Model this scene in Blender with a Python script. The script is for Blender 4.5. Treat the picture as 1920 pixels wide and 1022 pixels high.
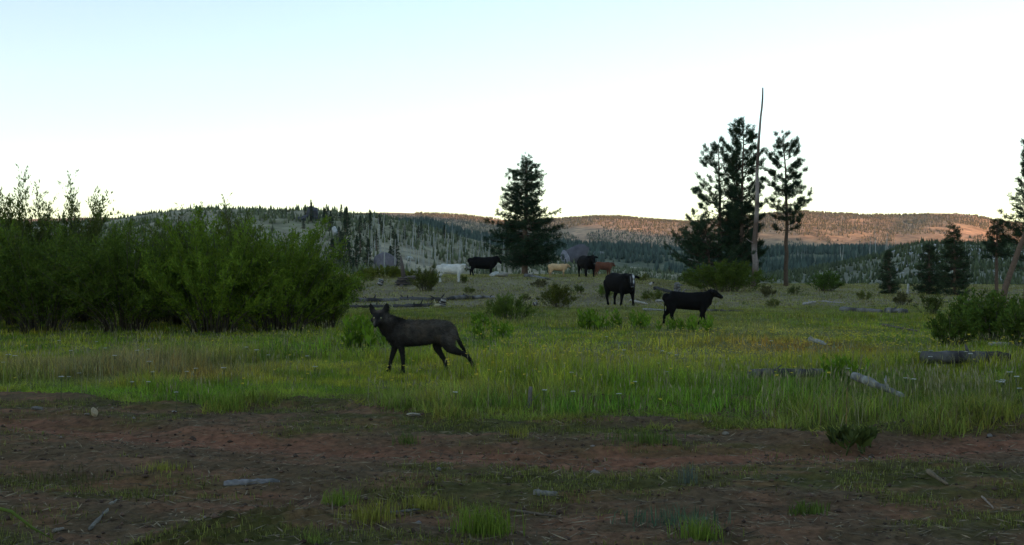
import bpy, math, random
import numpy as np
from mathutils import Vector, Matrix, Quaternion

rnd = random.Random(7)
rng = np.random.default_rng(7)
scene = bpy.context.scene
for o in list(bpy.data.objects):
    bpy.data.objects.remove(o)
col = scene.collection

# ------------------------------------------------------------------ camera, sky, sun, exposure
FPX = 2059.0                      # focal length in photo pixels (1920 wide)
CAMZ = 1.5
PITCH = math.atan((511 - 500) / FPX)
cam_d = bpy.data.cameras.new('camera')
cam_d.sensor_width = 36.0
cam_d.lens = FPX / 1920 * 36.0
cam_d.clip_start = 0.05
cam_d.clip_end = 30000
cam = bpy.data.objects.new('camera', cam_d)
cam.location = (0, 0, CAMZ)
cam.rotation_euler = (math.pi / 2 - PITCH, 0, 0)
col.objects.link(cam)
scene.camera = cam

SUN_EL = math.radians(5.0)
SUN_AZ = math.radians(52)         # behind the camera, this far to its right
world = bpy.data.worlds.new('World')
scene.world = world
world.use_nodes = True
wn = world.node_tree
sky = wn.nodes.new('ShaderNodeTexSky')
sky.sky_type = 'NISHITA'
sky.sun_disc = False
sky.sun_elevation = SUN_EL
sky.sun_rotation = math.pi + SUN_AZ
sky.altitude = 1800
sky.air_density = 1.0
sky.dust_density = 0.0
sky.ozone_density = 1.0
wn.links.new(sky.outputs[0], wn.nodes['Background'].inputs[0])
wn.nodes['Background'].inputs[1].default_value = 0.15

sun_d = bpy.data.lights.new('sun', 'SUN')
sun_d.energy = 5.0
sun_d.angle = math.radians(0.5)
sun_d.color = (1.0, 0.52, 0.27)
sun = bpy.data.objects.new('sun', sun_d)
SUN_DIR = Vector((-math.sin(SUN_AZ) * math.cos(SUN_EL), math.cos(SUN_AZ) * math.cos(SUN_EL), -math.sin(SUN_EL)))
sun.rotation_euler = SUN_DIR.to_track_quat('-Z', 'Y').to_euler()
sun.location = (200, -300, 60)
col.objects.link(sun)

vs = scene.view_settings
vs.view_transform = 'Standard'
vs.look = 'None'
vs.gamma = 1.0
vs.use_curve_mapping = False
vs.exposure = 1.75
scene.render.engine = 'CYCLES'
scene.cycles.max_bounces = 6
scene.cycles.transparent_max_bounces = 8

# ------------------------------------------------------------------ helpers
def S(t):
    t = np.clip(t, 0, 1)
    return t * t * (3 - 2 * t)

def _hash(ix, iy, seed):
    h = (ix.astype(np.int64) * 374761393 + iy.astype(np.int64) * 668265263 + seed * 974634777) & 0xffffffff
    h = ((h ^ (h >> 13)) * 1274126177) & 0xffffffff
    h = h ^ (h >> 16)
    return (h & 0xffff) / 65535.0

def vnoise(x, y, seed=0):
    x = np.asarray(x, float); y = np.asarray(y, float)
    ix = np.floor(x); iy = np.floor(y)
    fx = S(x - ix); fy = S(y - iy)
    a = _hash(ix, iy, seed); b = _hash(ix + 1, iy, seed)
    c = _hash(ix, iy + 1, seed); d = _hash(ix + 1, iy + 1, seed)
    return (a * (1 - fx) + b * fx) * (1 - fy) + (c * (1 - fx) + d * fx) * fy

def fbm(x, y, seed=0, oct=4):
    s = 0; a = 0.5; n = 0
    for k in range(oct):
        s = s + a * vnoise(np.asarray(x) * 2 ** k, np.asarray(y) * 2 ** k, seed + k * 17)
        n += a; a *= 0.5
    return s / n

def unit(v):
    v = np.asarray(v, float)
    return v / (np.linalg.norm(v, axis=-1, keepdims=True) + 1e-9)

def tag(o, label=None, cat=None, group=None, kind=None):
    if label: o['label'] = label
    if cat: o['category'] = cat
    if group: o['group'] = group
    if kind: o['kind'] = kind
    return o

def make_mesh(name, V, Fs, C=None, smooth=True):
    """V (n,3); Fs list of (m,k) int arrays; C (n,3) colours"""
    me = bpy.data.meshes.new(name)
    V = np.ascontiguousarray(V, dtype=np.float32)
    me.vertices.add(len(V)); me.vertices.foreach_set('co', V.ravel())
    Fs = [np.asarray(f, dtype=np.int32) for f in Fs if len(f)]
    loops = np.concatenate([f.ravel() for f in Fs])
    starts = []; off = 0
    for f in Fs:
        k = f.shape[1]
        starts.append(off + np.arange(len(f)) * k); off += f.size
    starts = np.concatenate(starts).astype(np.int32)
    me.loops.add(len(loops)); me.loops.foreach_set('vertex_index', loops)
    me.polygons.add(len(starts)); me.polygons.foreach_set('loop_start', starts)
    if smooth:
        me.polygons.foreach_set('use_smooth', np.ones(len(starts), dtype=bool))
    me.update(calc_edges=True)
    if C is not None:
        at = me.color_attributes.new('Col', 'FLOAT_COLOR', 'POINT')
        c4 = np.ones((len(V), 4), dtype=np.float32); c4[:, :3] = C
        at.data.foreach_set('color', c4.ravel())
    return me

class Acc:
    def __init__(s): s.V = []; s.F = []; s.C = []; s.n = 0
    def add(s, V, F, C=(.5, .5, .5)):
        V = np.asarray(V, float).reshape(-1, 3)
        if not isinstance(F, list): F = [F]
        for f in F: s.F.append(np.asarray(f, dtype=np.int64) + s.n)
        C = np.asarray(C, float)
        if C.ndim == 1: C = np.tile(C, (len(V), 1))
        s.V.append(V); s.C.append(C); s.n += len(V)
    def mesh(s, name, mat, smooth=True):
        g = {}
        for f in s.F: g.setdefault(f.shape[1], []).append(f)
        me = make_mesh(name, np.concatenate(s.V), [np.concatenate(v) for v in g.values()], np.concatenate(s.C), smooth)
        me.materials.append(mat)
        return me
    def build(s, name, mat, parent=None, loc=None, smooth=True):
        return link(name, s.mesh(name, mat, smooth), parent, loc)

def link(name, me, parent=None, loc=None, rotz=0, scale=None):
    o = bpy.data.objects.new(name, me)
    col.objects.link(o)
    if parent is not None: o.parent = parent
    if loc is not None: o.location = loc
    if rotz: o.rotation_euler = (0, 0, rotz)
    if scale is not None: o.scale = (scale,) * 3 if np.isscalar(scale) else scale
    return o

def empty(name, loc, rotz=0, scale=None):
    o = link(name, None, None, loc, rotz, scale)
    o.empty_display_size = 0.2
    return o

def tube(pts, rad, sides=8, side=None, jit=0, seed=0):
    """tapered tube, rad (n,) or (n,2)=(along side vector, across); closed caps. returns V, [quads, tris]"""
    pts = np.asarray(pts, float); n = len(pts)
    rad = np.asarray(rad, float)
    if rad.ndim == 1: rad = np.stack([rad, rad], 1)
    tan = unit(np.gradient(pts, axis=0))
    ref = np.array(side if side is not None else (0.31, 0.77, 0.12), float)
    a = unit(ref - (tan @ ref)[:, None] * tan)
    b = np.cross(tan, a)
    th = np.linspace(0, 2 * np.pi, sides, endpoint=False)
    V = pts[:, None] + a[:, None] * (np.cos(th)[None, :, None] * rad[:, 0, None, None]) + b[:, None] * (np.sin(th)[None, :, None] * rad[:, 1, None, None])
    if jit:
        r = np.random.default_rng(seed)
        V = pts[:, None] + (V - pts[:, None]) * (1 + jit * r.uniform(-1, 1, (n, sides, 1)))
    V = V.reshape(-1, 3)
    i = np.arange(n - 1)[:, None] * sides; j = np.arange(sides)[None]; j2 = (j + 1) % sides
    Q = np.stack([i + j, i + j2, i + sides + j2, i + sides + j], -1).reshape(-1, 4)
    c0 = len(V); V = np.vstack([V, pts[0], pts[-1]])
    jj = np.arange(sides); j2 = (jj + 1) % sides; e = (n - 1) * sides
    T = np.vstack([np.stack([np.full(sides, c0), j2, jj], 1), np.stack([np.full(sides, c0 + 1), e + jj, e + j2], 1)])
    return V, [Q, T]

def leaves(P, D, L, W, up=None, r=None, cup=0.0):
    """diamond leaves: P base (n,3), D unit dir, L len, W width. returns V (4n,3), quads"""
    r = r or rng
    n = len(P); D = unit(D)
    rv = r.normal(size=(n, 3)) if up is None else np.tile(up, (n, 1)) + r.normal(size=(n, 3)) * .4
    sd = unit(np.cross(D, rv))
    L = np.broadcast_to(L, (n,))[:, None]; W = np.broadcast_to(W, (n,))[:, None]
    mid = P + D * L * .45
    V = np.stack([P, mid + sd * W * .5, P + D * L, mid - sd * W * .5], 1).reshape(-1, 3)
    Q = np.arange(4 * n).reshape(-1, 4)
    return V, Q

def needles(P, D, L, W, r=None):
    r = r or rng
    n = len(P); D = unit(D)
    sd = unit(np.cross(D, r.normal(size=(n, 3))))
    L = np.broadcast_to(L, (n,))[:, None]; W = np.broadcast_to(W, (n,))[:, None]
    V = np.stack([P - sd * W * .5, P + sd * W * .5, P + D * L], 1).reshape(-1, 3)
    return V, np.arange(3 * n).reshape(-1, 3)

# ------------------------------------------------------------------ materials
def material(name, rough=.9, transl=0.0, nscale=6.0, namt=.35, bump=0.0, bscale=40.0, spec=.2, coord='Object', gain=1.0):
    m = bpy.data.materials.new(name); m.use_nodes = True
    nt = m.node_tree; N = nt.nodes; Lk = nt.links
    bs = N['Principled BSDF']; out = N['Material Output']
    at = N.new('ShaderNodeAttribute'); at.attribute_name = 'Col'
    tc = N.new('ShaderNodeTexCoord')
    nz = N.new('ShaderNodeTexNoise'); nz.inputs['Scale'].default_value = nscale; nz.inputs['Detail'].default_value = 6; nz.inputs['Roughness'].default_value = .65
    Lk.new(tc.outputs[coord], nz.inputs['Vector'])
    mr = N.new('ShaderNodeMapRange'); mr.inputs[1].default_value = .25; mr.inputs[2].default_value = .75
    mr.inputs[3].default_value = gain * (1 - namt); mr.inputs[4].default_value = gain * (1 + namt)
    Lk.new(nz.outputs['Fac'], mr.inputs[0])
    mx = N.new('ShaderNodeVectorMath'); mx.operation = 'SCALE'
    Lk.new(at.outputs['Color'], mx.inputs[0]); Lk.new(mr.outputs[0], mx.inputs['Scale'])
    Lk.new(mx.outputs[0], bs.inputs['Base Color'])
    bs.inputs['Roughness'].default_value = rough
    bs.inputs['Specular IOR Level'].default_value = spec
    if bump:
        nb = N.new('ShaderNodeTexNoise'); nb.inputs['Scale'].default_value = bscale; nb.inputs['Detail'].default_value = 8; nb.inputs['Roughness'].default_value = .7
        Lk.new(tc.outputs[coord], nb.inputs['Vector'])
        bp = N.new('ShaderNodeBump'); bp.inputs['Strength'].default_value = min(1, bump); bp.inputs['Distance'].default_value = .5 / bscale * max(1, bump)
        Lk.new(nb.outputs['Fac'], bp.inputs['Height']); Lk.new(bp.outputs[0], bs.inputs['Normal'])
    if transl:
        tr = N.new('ShaderNodeBsdfTranslucent'); Lk.new(mx.outputs[0], tr.inputs['Color'])
        ms = N.new('ShaderNodeMixShader'); ms.inputs[0].default_value = transl
        Lk.new(bs.outputs[0], ms.inputs[1]); Lk.new(tr.outputs[0], ms.inputs[2]); Lk.new(ms.outputs[0], out.inputs['Surface'])
    return m

M_ground = material('meadow_soil', .95, 0, 3.0, .45, .6, 25, gain=1.25)
M_dirt = material('red_dirt', .97, 0, 13.0, .55, 1.8, 50, .05, gain=1.2)
M_hill = material('hill_scrub', .95, 0, .12, .5, .0, 1, .05, gain=1.15)
M_mount = material('mountain_scrub', .95, 0, .05, .65, .0, 1, .05)
M_grass = material('grass_blade', .8, .42, 2.0, .25, 0, 1, .06, gain=1.5)
M_leaf = material('leaf', .75, .25, 3.0, .3, 0, 1, .08, gain=1.15)
M_needle = material('pine_needle', .8, .10, 2.0, .3, 0, 1, .05)
M_bark = material('bark', .95, 0, 12.0, .4, .8, 30, .1)
M_dead = material('weathered_wood', .9, 0, 14.0, .35, .7, 40, .15)
M_rock = material('granite', .9, 0, 5.0, .35, .8, 18, .2)
M_fur = material('fur', .85, 0, 18.0, .4, .5, 90, .04)
M_hide = material('cow_hide', .8, 0, 5.0, .3, .3, 60, .04)
M_flower = material('petal', .6, .2, 10, .1)
M_eye = material('eye', .12, 0, 10, .05, 0, 1, .6)
M_litter = material('litter', .95, 0, 20, .3, 0, 1, .1)

# ------------------------------------------------------------------ terrain functions
def pxy(x, y):
    return 960 + FPX * x / np.maximum(y, .5)

def ground_h(x, y):
    x = np.asarray(x, float); y = np.asarray(y, float)
    r = np.hypot(x, y); px = pxy(x, y)
    front = S(y / 10.0)
    z = .85 * S((y - 40) / 28) * (1 - .86 * S((px - 1120) / 230))
    z = z - 9 * S((r - 88) / 110) - 40 * S((r - 200) / 550)
    z = z * front
    z = z + (1 - np.exp(-((x + 1.2) / 3) ** 2 - ((y - 15.7) / 2.5) ** 2)) * (fbm(x * .25, y * .25, 3, 3) - .5) * .16 * S((y - 9) / 6) * (1 - S((r - 90) / 60))
    z = z + (fbm(x * .9, y * .9, 9, 2) - .5) * .05 * S((y - 10) / 3)
    z = z + (fbm(x * .02, y * .02, 5, 4) - .5) * 5 * S((r - 110) / 120)
    return z

class Hill:
    def __init__(s, crest, rc, r0, base, amp, seed, nf, back=1.6, power=1.0, ends=None):
        s.px = np.array([c[0] for c in crest], float); s.py = np.array([c[1] for c in crest], float)
        s.rc, s.r0, s.base, s.amp, s.seed, s.nf, s.back, s.power = rc, r0, base, amp, seed, nf, back, power
    def h(s, x, y):
        x = np.asarray(x, float); y = np.asarray(y, float)
        px = pxy(x, y)
        py = np.interp(px, s.px, s.py)
        # crest height follows the skyline; the crest line itself is at ground distance y = rc
        zc = CAMZ + (500 - py) / FPX * s.rc
        t = (y - s.r0) / (s.rc - s.r0)
        up = np.where(t < 1, S(np.clip(t, 0, 1) ** s.power * .5 + .0) * 2, 1)
        up = np.clip(up, 0, 1)
        dn = S((y - s.rc) / (s.rc * s.back))
        z = s.base + (zc - s.base) * np.where(t <= 1, np.sin(np.clip(t, 0, 1) * np.pi / 2) ** (1.15 * s.power), 1 - dn)
        n = (fbm(x * s.nf, y * s.nf, s.seed, 5) - .5) * s.amp
        return z + n * S(np.clip(t, 0, 1) * 1.3) * np.where(t > 1, 1, 1 - .85 * S((t - .75) / .25))
    def grid(s, px0, px1, nx, y0, y1, ny):
        a = np.linspace(px0, px1, nx); yy = np.linspace(y0, y1, ny)
        A, Y = np.meshgrid((a - 960) / FPX, yy)
        X = A * Y
        return X, Y

hillA = Hill([(-900, 440), (-300, 440), (0, 431), (200, 424), (300, 411), (400, 403), (480, 401), (560, 404), (620, 407), (700, 413), (750, 424), (820, 441), (900, 462), (1000, 482), (1120, 497), (1300, 520), (1500, 540)], 420, 105, -9, 7, 31, .03)
hillB = Hill([(-900, 440), (500, 425), (700, 424), (800, 424), (900, 452), (1000, 460), (1100, 466), (1200, 470), (1290, 474), (1400, 474), (1480, 471), (1600, 472), (1700, 476), (1800, 480), (1900, 484), (2300, 480), (3000, 480)], 1150, 330, -38, 14, 47, .008)
hillD = Hill([(1100, 560), (1300, 530), (1420, 518), (1520, 506), (1600, 494), (1650, 484), (1690, 468), (1730, 461), (1800, 462), (1870, 464), (1930, 468), (2050, 480), (2400, 510), (3000, 540)], 340, 110, -12, 6, 59, .03)
hillC = Hill([(-1200, 450), (-300, 420), (300, 408), (600, 404), (700, 403), (760, 401), (830, 402), (880, 405), (930, 411), (1000, 413), (1060, 411), (1120, 408), (1160, 409), (1210, 413), (1290, 418), (1350, 412), (1400, 406), (1450, 400), (1500, 396), (1560, 400), (1620, 403), (1690, 405), (1740, 401), (1790, 402), (1830, 407), (1870, 415), (1920, 420), (2200, 436), (3200, 450)], 3100, 2050, -60, 50, 71, .0022, .8)
HILLS = [hillA, hillB, hillD, hillC]

def surf(x, y):
    z = ground_h(x, y)
    for h in HILLS: z = np.maximum(z, np.where(np.asarray(y) > h.r0, h.h(x, y), -1e3))
    return z

def ray(px, py):
    d = Vector(((px - 960) / FPX, -(py - 511) / FPX, -1.0))
    return np.array(cam.rotation_euler.to_matrix() @ d)

def hit(px, py, ymin=3.0, fn=surf):
    d = ray(px, py); d = d / d[1]
    ys = np.exp(np.linspace(math.log(ymin), math.log(5000), 6000))
    z = CAMZ + d[2] * ys
    below = z < fn(d[0] * ys, ys)
    k = int(np.argmax(below)) if below.any() else len(ys) - 1
    y = ys[k]
    return np.array([d[0] * y, y, float(fn(d[0] * y, y))])

def at(px, Y):
    """ground point seen in column px at depth Y"""
    x = (px - 960) / FPX * Y
    return np.array([x, Y, float(ground_h(x, Y))])

def ppm(Y): return FPX / Y

# ------------------------------------------------------------------ ground sheet
EDGE = np.array([(-600, 745), (0, 745), (150, 752), (250, 768), (400, 774), (560, 758), (640, 762), (690, 778), (760, 770), (830, 800), (1000, 802), (1250, 796), (1370, 812), (1500, 836), (1610, 836), (1660, 812), (1800, 806), (1920, 800), (2500, 800)], float)
def edge_y(x, y):
    px = pxy(x, y)
    return CAMZ * FPX / (np.interp(px, EDGE[:, 0], EDGE[:, 1]) - 500)

def meadow_col(x, y):
    n1 = fbm(x * .35, y * .35, 11, 3)[:, None]; n2 = fbm(x * .12, y * .12, 12, 3)[:, None]
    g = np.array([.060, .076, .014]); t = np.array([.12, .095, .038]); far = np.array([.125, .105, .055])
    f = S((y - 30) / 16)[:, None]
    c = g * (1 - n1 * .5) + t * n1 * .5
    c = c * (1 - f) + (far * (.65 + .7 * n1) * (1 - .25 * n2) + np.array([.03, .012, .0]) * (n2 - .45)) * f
    return np.clip(c, .01, 1)

def build_ground():
    ang = np.concatenate([np.linspace(-math.radians(36), math.radians(36), 420), np.linspace(math.radians(36), math.radians(324), 97)[1:-1]])
    rr = np.concatenate([[.6, 1.5, 2.5], np.linspace(3.5, 14, 45)[:-1], np.exp(np.linspace(math.log(14), math.log(110), 150))[:-1], np.exp(np.linspace(math.log(110), math.log(7000), 66))])
    A, R = np.meshgrid(ang, rr)
    X = R * np.sin(A); Y = R * np.cos(A)
    x = X.ravel(); y = Y.ravel()
    z = ground_h(x, y)
    under = S((13.6 - y) / .8) * S((y - 2.2) / .8) * S((11.5 - np.abs(x)) / 1.0)
    z = z - .10 * under
    V = np.stack([x, y, z], 1)
    na = len(ang); nr = len(rr)
    i = np.arange(nr - 1)[:, None] * na; j = np.arange(na)[None]; j2 = (j + 1) % na
    Q = np.stack([i + j, i + na + j, i + na + j2, i + j2], -1).reshape(-1, 4)
    c = len(V); V = np.vstack([V, [0, 0, 0]])
    jj = np.arange(na); T = np.stack([np.full(na, c), jj, (jj + 1) % na], 1)
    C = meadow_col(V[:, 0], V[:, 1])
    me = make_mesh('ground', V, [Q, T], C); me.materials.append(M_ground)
    tag(link('ground', me), 'grassy meadow ground running from the dirt track to the valley', 'ground', kind='structure')
build_ground()

# ------------------------------------------------------------------ dirt track
RUT = np.array([(-9, 12.0), (-4.95, 10.6), (-2.55, 9.4), (-.68, 8.8), (1.38, 8.4), (3.2, 8.9), (4.4, 9.4), (9, 10.8)])
def rut_y(x):
    xx = np.linspace(-10, 10, 201); yy = np.interp(xx, RUT[:, 0], RUT[:, 1]); k = np.hanning(31); k /= k.sum()
    yy = np.convolve(np.pad(yy, 15, mode='edge'), k, 'valid')
    return np.interp(x, xx, yy)

def dirt_h(x, y):
    e = edge_y(x, y)
    h = .02 + 0 * x
    cy = rut_y(x)                                                # far wheel rut
    h = h - .055 * np.exp(-((y - cy) / .38) ** 2) + .02 * np.exp(-((y - cy - .7) / .3) ** 2)
    cy2 = cy - 2.0
    h = h + (fbm(x * .8, (y - cy) * 9, 26, 3) - .5) * .05 * np.exp(-((y - cy) / .8) ** 2)
    h = h - .035 * np.exp(-((y - cy2) / .35) ** 2)
    h = h + (fbm(x * 1.2, y * 1.6, 21, 3) - .5) * .07
    rutf = np.exp(-((y - cy) / .45) ** 2)
    h = h + (fbm(x * 5, y * 9, 22, 3) - .5) * .05 * (1 - .65 * rutf)
    h = h + (vnoise(x * 22, y * 26, 23) - .5) * .016 * (1 - .6 * rutf)
    # tyre tread prints pressed diagonally into the near left soil
    k = np.exp(-((x + 1.62 - (y - 6.05) * .35) / .30) ** 4) * S((6.75 - y) / .25)
    h = h + k * .05 * np.sign(np.sin((x * 1.0 - y * .62) * 44)) * S((np.abs(np.sin((x - y * .62) * 44)) - .15) / .4)
    h = h - .05 * S((y - e - .15) / .4) + .04 * S((y - e + .3) / .4)
    return h

def build_dirt():
    xs = np.linspace(-10, 10, 620); ys = np.concatenate([np.linspace(3.2, 5.4, 40)[:-1], np.linspace(5.4, 13.2, 250)])
    X, Y = np.meshgrid(xs, ys); x = X.ravel(); y = Y.ravel()
    z = dirt_h(x, y)
    b = S((10 - np.abs(x)) / .6) * S((13.2 - y) / .5) * S((y - 3.2) / .5)
    z = z * b - .09 * (1 - b)
    V = np.stack([x, y, z], 1); nx = len(xs); ny = len(ys)
    i = np.arange(ny - 1)[:, None] * nx; j = np.arange(nx - 1)[None]
    Q = np.stack([i + j, i + j + 1, i + nx + j + 1, i + nx + j], -1).reshape(-1, 4)
    n1 = fbm(x * .7, y * 1.6, 41, 4)[:, None]; n2 = fbm(x * 2.5, y * 5, 42, 3)[:, None]
    red = np.array([.150, .070, .040]); brown = np.array([.092, .062, .034]); olive = np.array([.062, .058, .018])
    w = S((n1 - .36) / .26)
    cy = rut_y(x)
    rut = (np.exp(-((y - cy) / .45) ** 2) * (.5 + .9 * fbm(x * .5, (y - cy) * 8, 27, 3)) + .5 * np.exp(-((y - cy + 2.0) / .4) ** 2) * fbm(x * .8, (y - cy) * 4, 28, 3))[:, None]
    c = olive * (1 - w) + brown * w
    rr = np.clip(rut * .9 + S((n2 - .5) / .2) * .4, 0, 1)
    c = c * (1 - rr) + red * rr
    c = c * (.75 + .5 * n2)
    me = make_mesh('dirt_track', V, [Q], c); me.materials.append(M_dirt)
    tag(link('dirt_track', me), 'rutted red brown dirt track with tyre prints along the meadow', 'dirt track', kind='structure')
build_dirt()

def base_z(x, y):
    """surface height incl. dirt track"""
    x = np.asarray(x, float); y = np.asarray(y, float)
    return np.where((y < 13.0) & (np.abs(x) < 9.5), np.maximum(dirt_h(x, y), ground_h(x, y) - .1), ground_h(x, y))

# ------------------------------------------------------------------ hills
def build_hill(h, name, label, px0, px1, nx, y1, ny, colf, mat, yc=None):
    a = (np.linspace(px0, px1, nx) - 960) / FPX
    yy = np.concatenate([np.linspace(h.r0, h.rc * 1.0, ny), np.linspace(h.rc, y1, ny // 3)[1:]])
    A, Y = np.meshgrid(a, yy); x = (A * Y).ravel(); y = Y.ravel()
    z = h.h(x, y)
    V = np.stack([x, y, z], 1); m = len(a); n = len(yy)
    i = np.arange(n - 1)[:, None] * m; j = np.arange(m - 1)[None]
    Q = np.stack([i + j, i + j + 1, i + m + j + 1, i + m + j], -1).reshape(-1, 4)
    me = make_mesh(name, V, [Q], colf(x, y, z)); me.materials.append(mat)
    return tag(link(name, me), label, 'hill', kind='structure')

def colA(x, y, z):
    n = fbm(x * .05, y * .05, 81, 4)[:, None]; n2 = fbm(x * .3, y * .3, 82, 3)[:, None]
    return (np.array([.13, .135, .068]) * (1 - n) + np.array([.29, .25, .18]) * n) * (.5 + .9 * n2)
def colB(x, y, z):
    n = fbm(x * .012, y * .012, 83, 4)[:, None]
    return np.array([.06, .08, .045]) * (1 - n) + np.array([.13, .125, .075]) * n
def colD(x, y, z):
    n = fbm(x * .06, y * .06, 84, 4)[:, None]
    return (np.array([.085, .095, .05]) * (1 - n) + np.array([.20, .19, .145]) * n) * (.5 + 1.0 * fbm(x * .5, y * .5, 88, 3)[:, None])
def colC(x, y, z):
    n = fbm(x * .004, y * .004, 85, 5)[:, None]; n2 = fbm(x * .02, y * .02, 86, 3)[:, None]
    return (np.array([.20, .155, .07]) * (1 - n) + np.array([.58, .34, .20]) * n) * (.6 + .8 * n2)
build_hill(hillA, 'hillside', 'burned grey green hillside rising behind the willow thicket', -700, 1480, 330, 900, 110, colA, M_hill)
build_hill(hillB, 'hill', 'dark forested hill in blue shade below the far mountain', -800, 2700, 260, 2200, 70, colB, M_hill)
build_hill(hillD, 'rocky_knoll', 'grey rocky knoll behind the small pines', 1110, 2700, 150, 640, 60, colD, M_hill)
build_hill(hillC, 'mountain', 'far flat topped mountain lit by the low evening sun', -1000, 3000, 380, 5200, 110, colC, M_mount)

def build_shadow_ridge():
    # unseen ridge behind the camera, its crest shaped to give the shadow line
    u = np.array([-math.sin(SUN_AZ), math.cos(SUN_AZ)]); v = np.array([u[1], -u[0]])
    DB = 5000.0; te = math.tan(SUN_EL)
    targets = [(2100, 462, 2500), (1900, 461, 2500), (1700, 460, 2500), (1500, 457, 2500), (1380, 452, 2550), (1260, 446, 2650), (1120, 440, 2700), (930, 424, 2850), (800, 412, 3000), (650, 408, 3050)]
    pts = []
    for px, py, D in targets:
        p = np.array([(px - 960) / FPX * D, D]); z = CAMZ + (500 - py) / FPX * D
        pts.append((p @ v, z + (p @ u + DB) * te))
    pts.sort()
    sx = np.array([p[0] for p in pts]); hz = np.array([p[1] for p in pts])
    s = np.linspace(-4800, 4800, 240); w = np.linspace(-1, 1, 31)
    Sg, Wg = np.meshgrid(s, w)
    crest = np.interp(Sg, sx, hz) + (fbm(Sg * .01, Wg * 0, 91, 3) - .5) * 14
    crest = crest * S((4800 - np.abs(Sg)) / 1800)
    prof = 1 - S(np.abs(Wg))
    along = -DB + Wg * 1150
    X = u[0] * along + v[0] * Sg; Y = u[1] * along + v[1] * Sg
    Z = -4 + (crest + 4) * prof
    V = np.stack([X.ravel(), Y.ravel(), Z.ravel()], 1); m = len(s)
    i = np.arange(len(w) - 1)[:, None] * m; j = np.arange(m - 1)[None]
    Q = np.stack([i + j, i + j + 1, i + m + j + 1, i + m + j], -1).reshape(-1, 4)
    me = make_mesh('ridge', V, [Q], colC(V[:, 0], V[:, 1], V[:, 2]) * .6); me.materials.append(M_mount)
    tag(link('ridge', me), 'unseen ridge behind the camera shaped to shade the meadow', 'ridge', kind='structure')
build_shadow_ridge()

# ------------------------------------------------------------------ trees
BARK = (.11, .075, .055); BARKG = (.13, .115, .10); DEADW = (.30, .28, .26)

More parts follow.
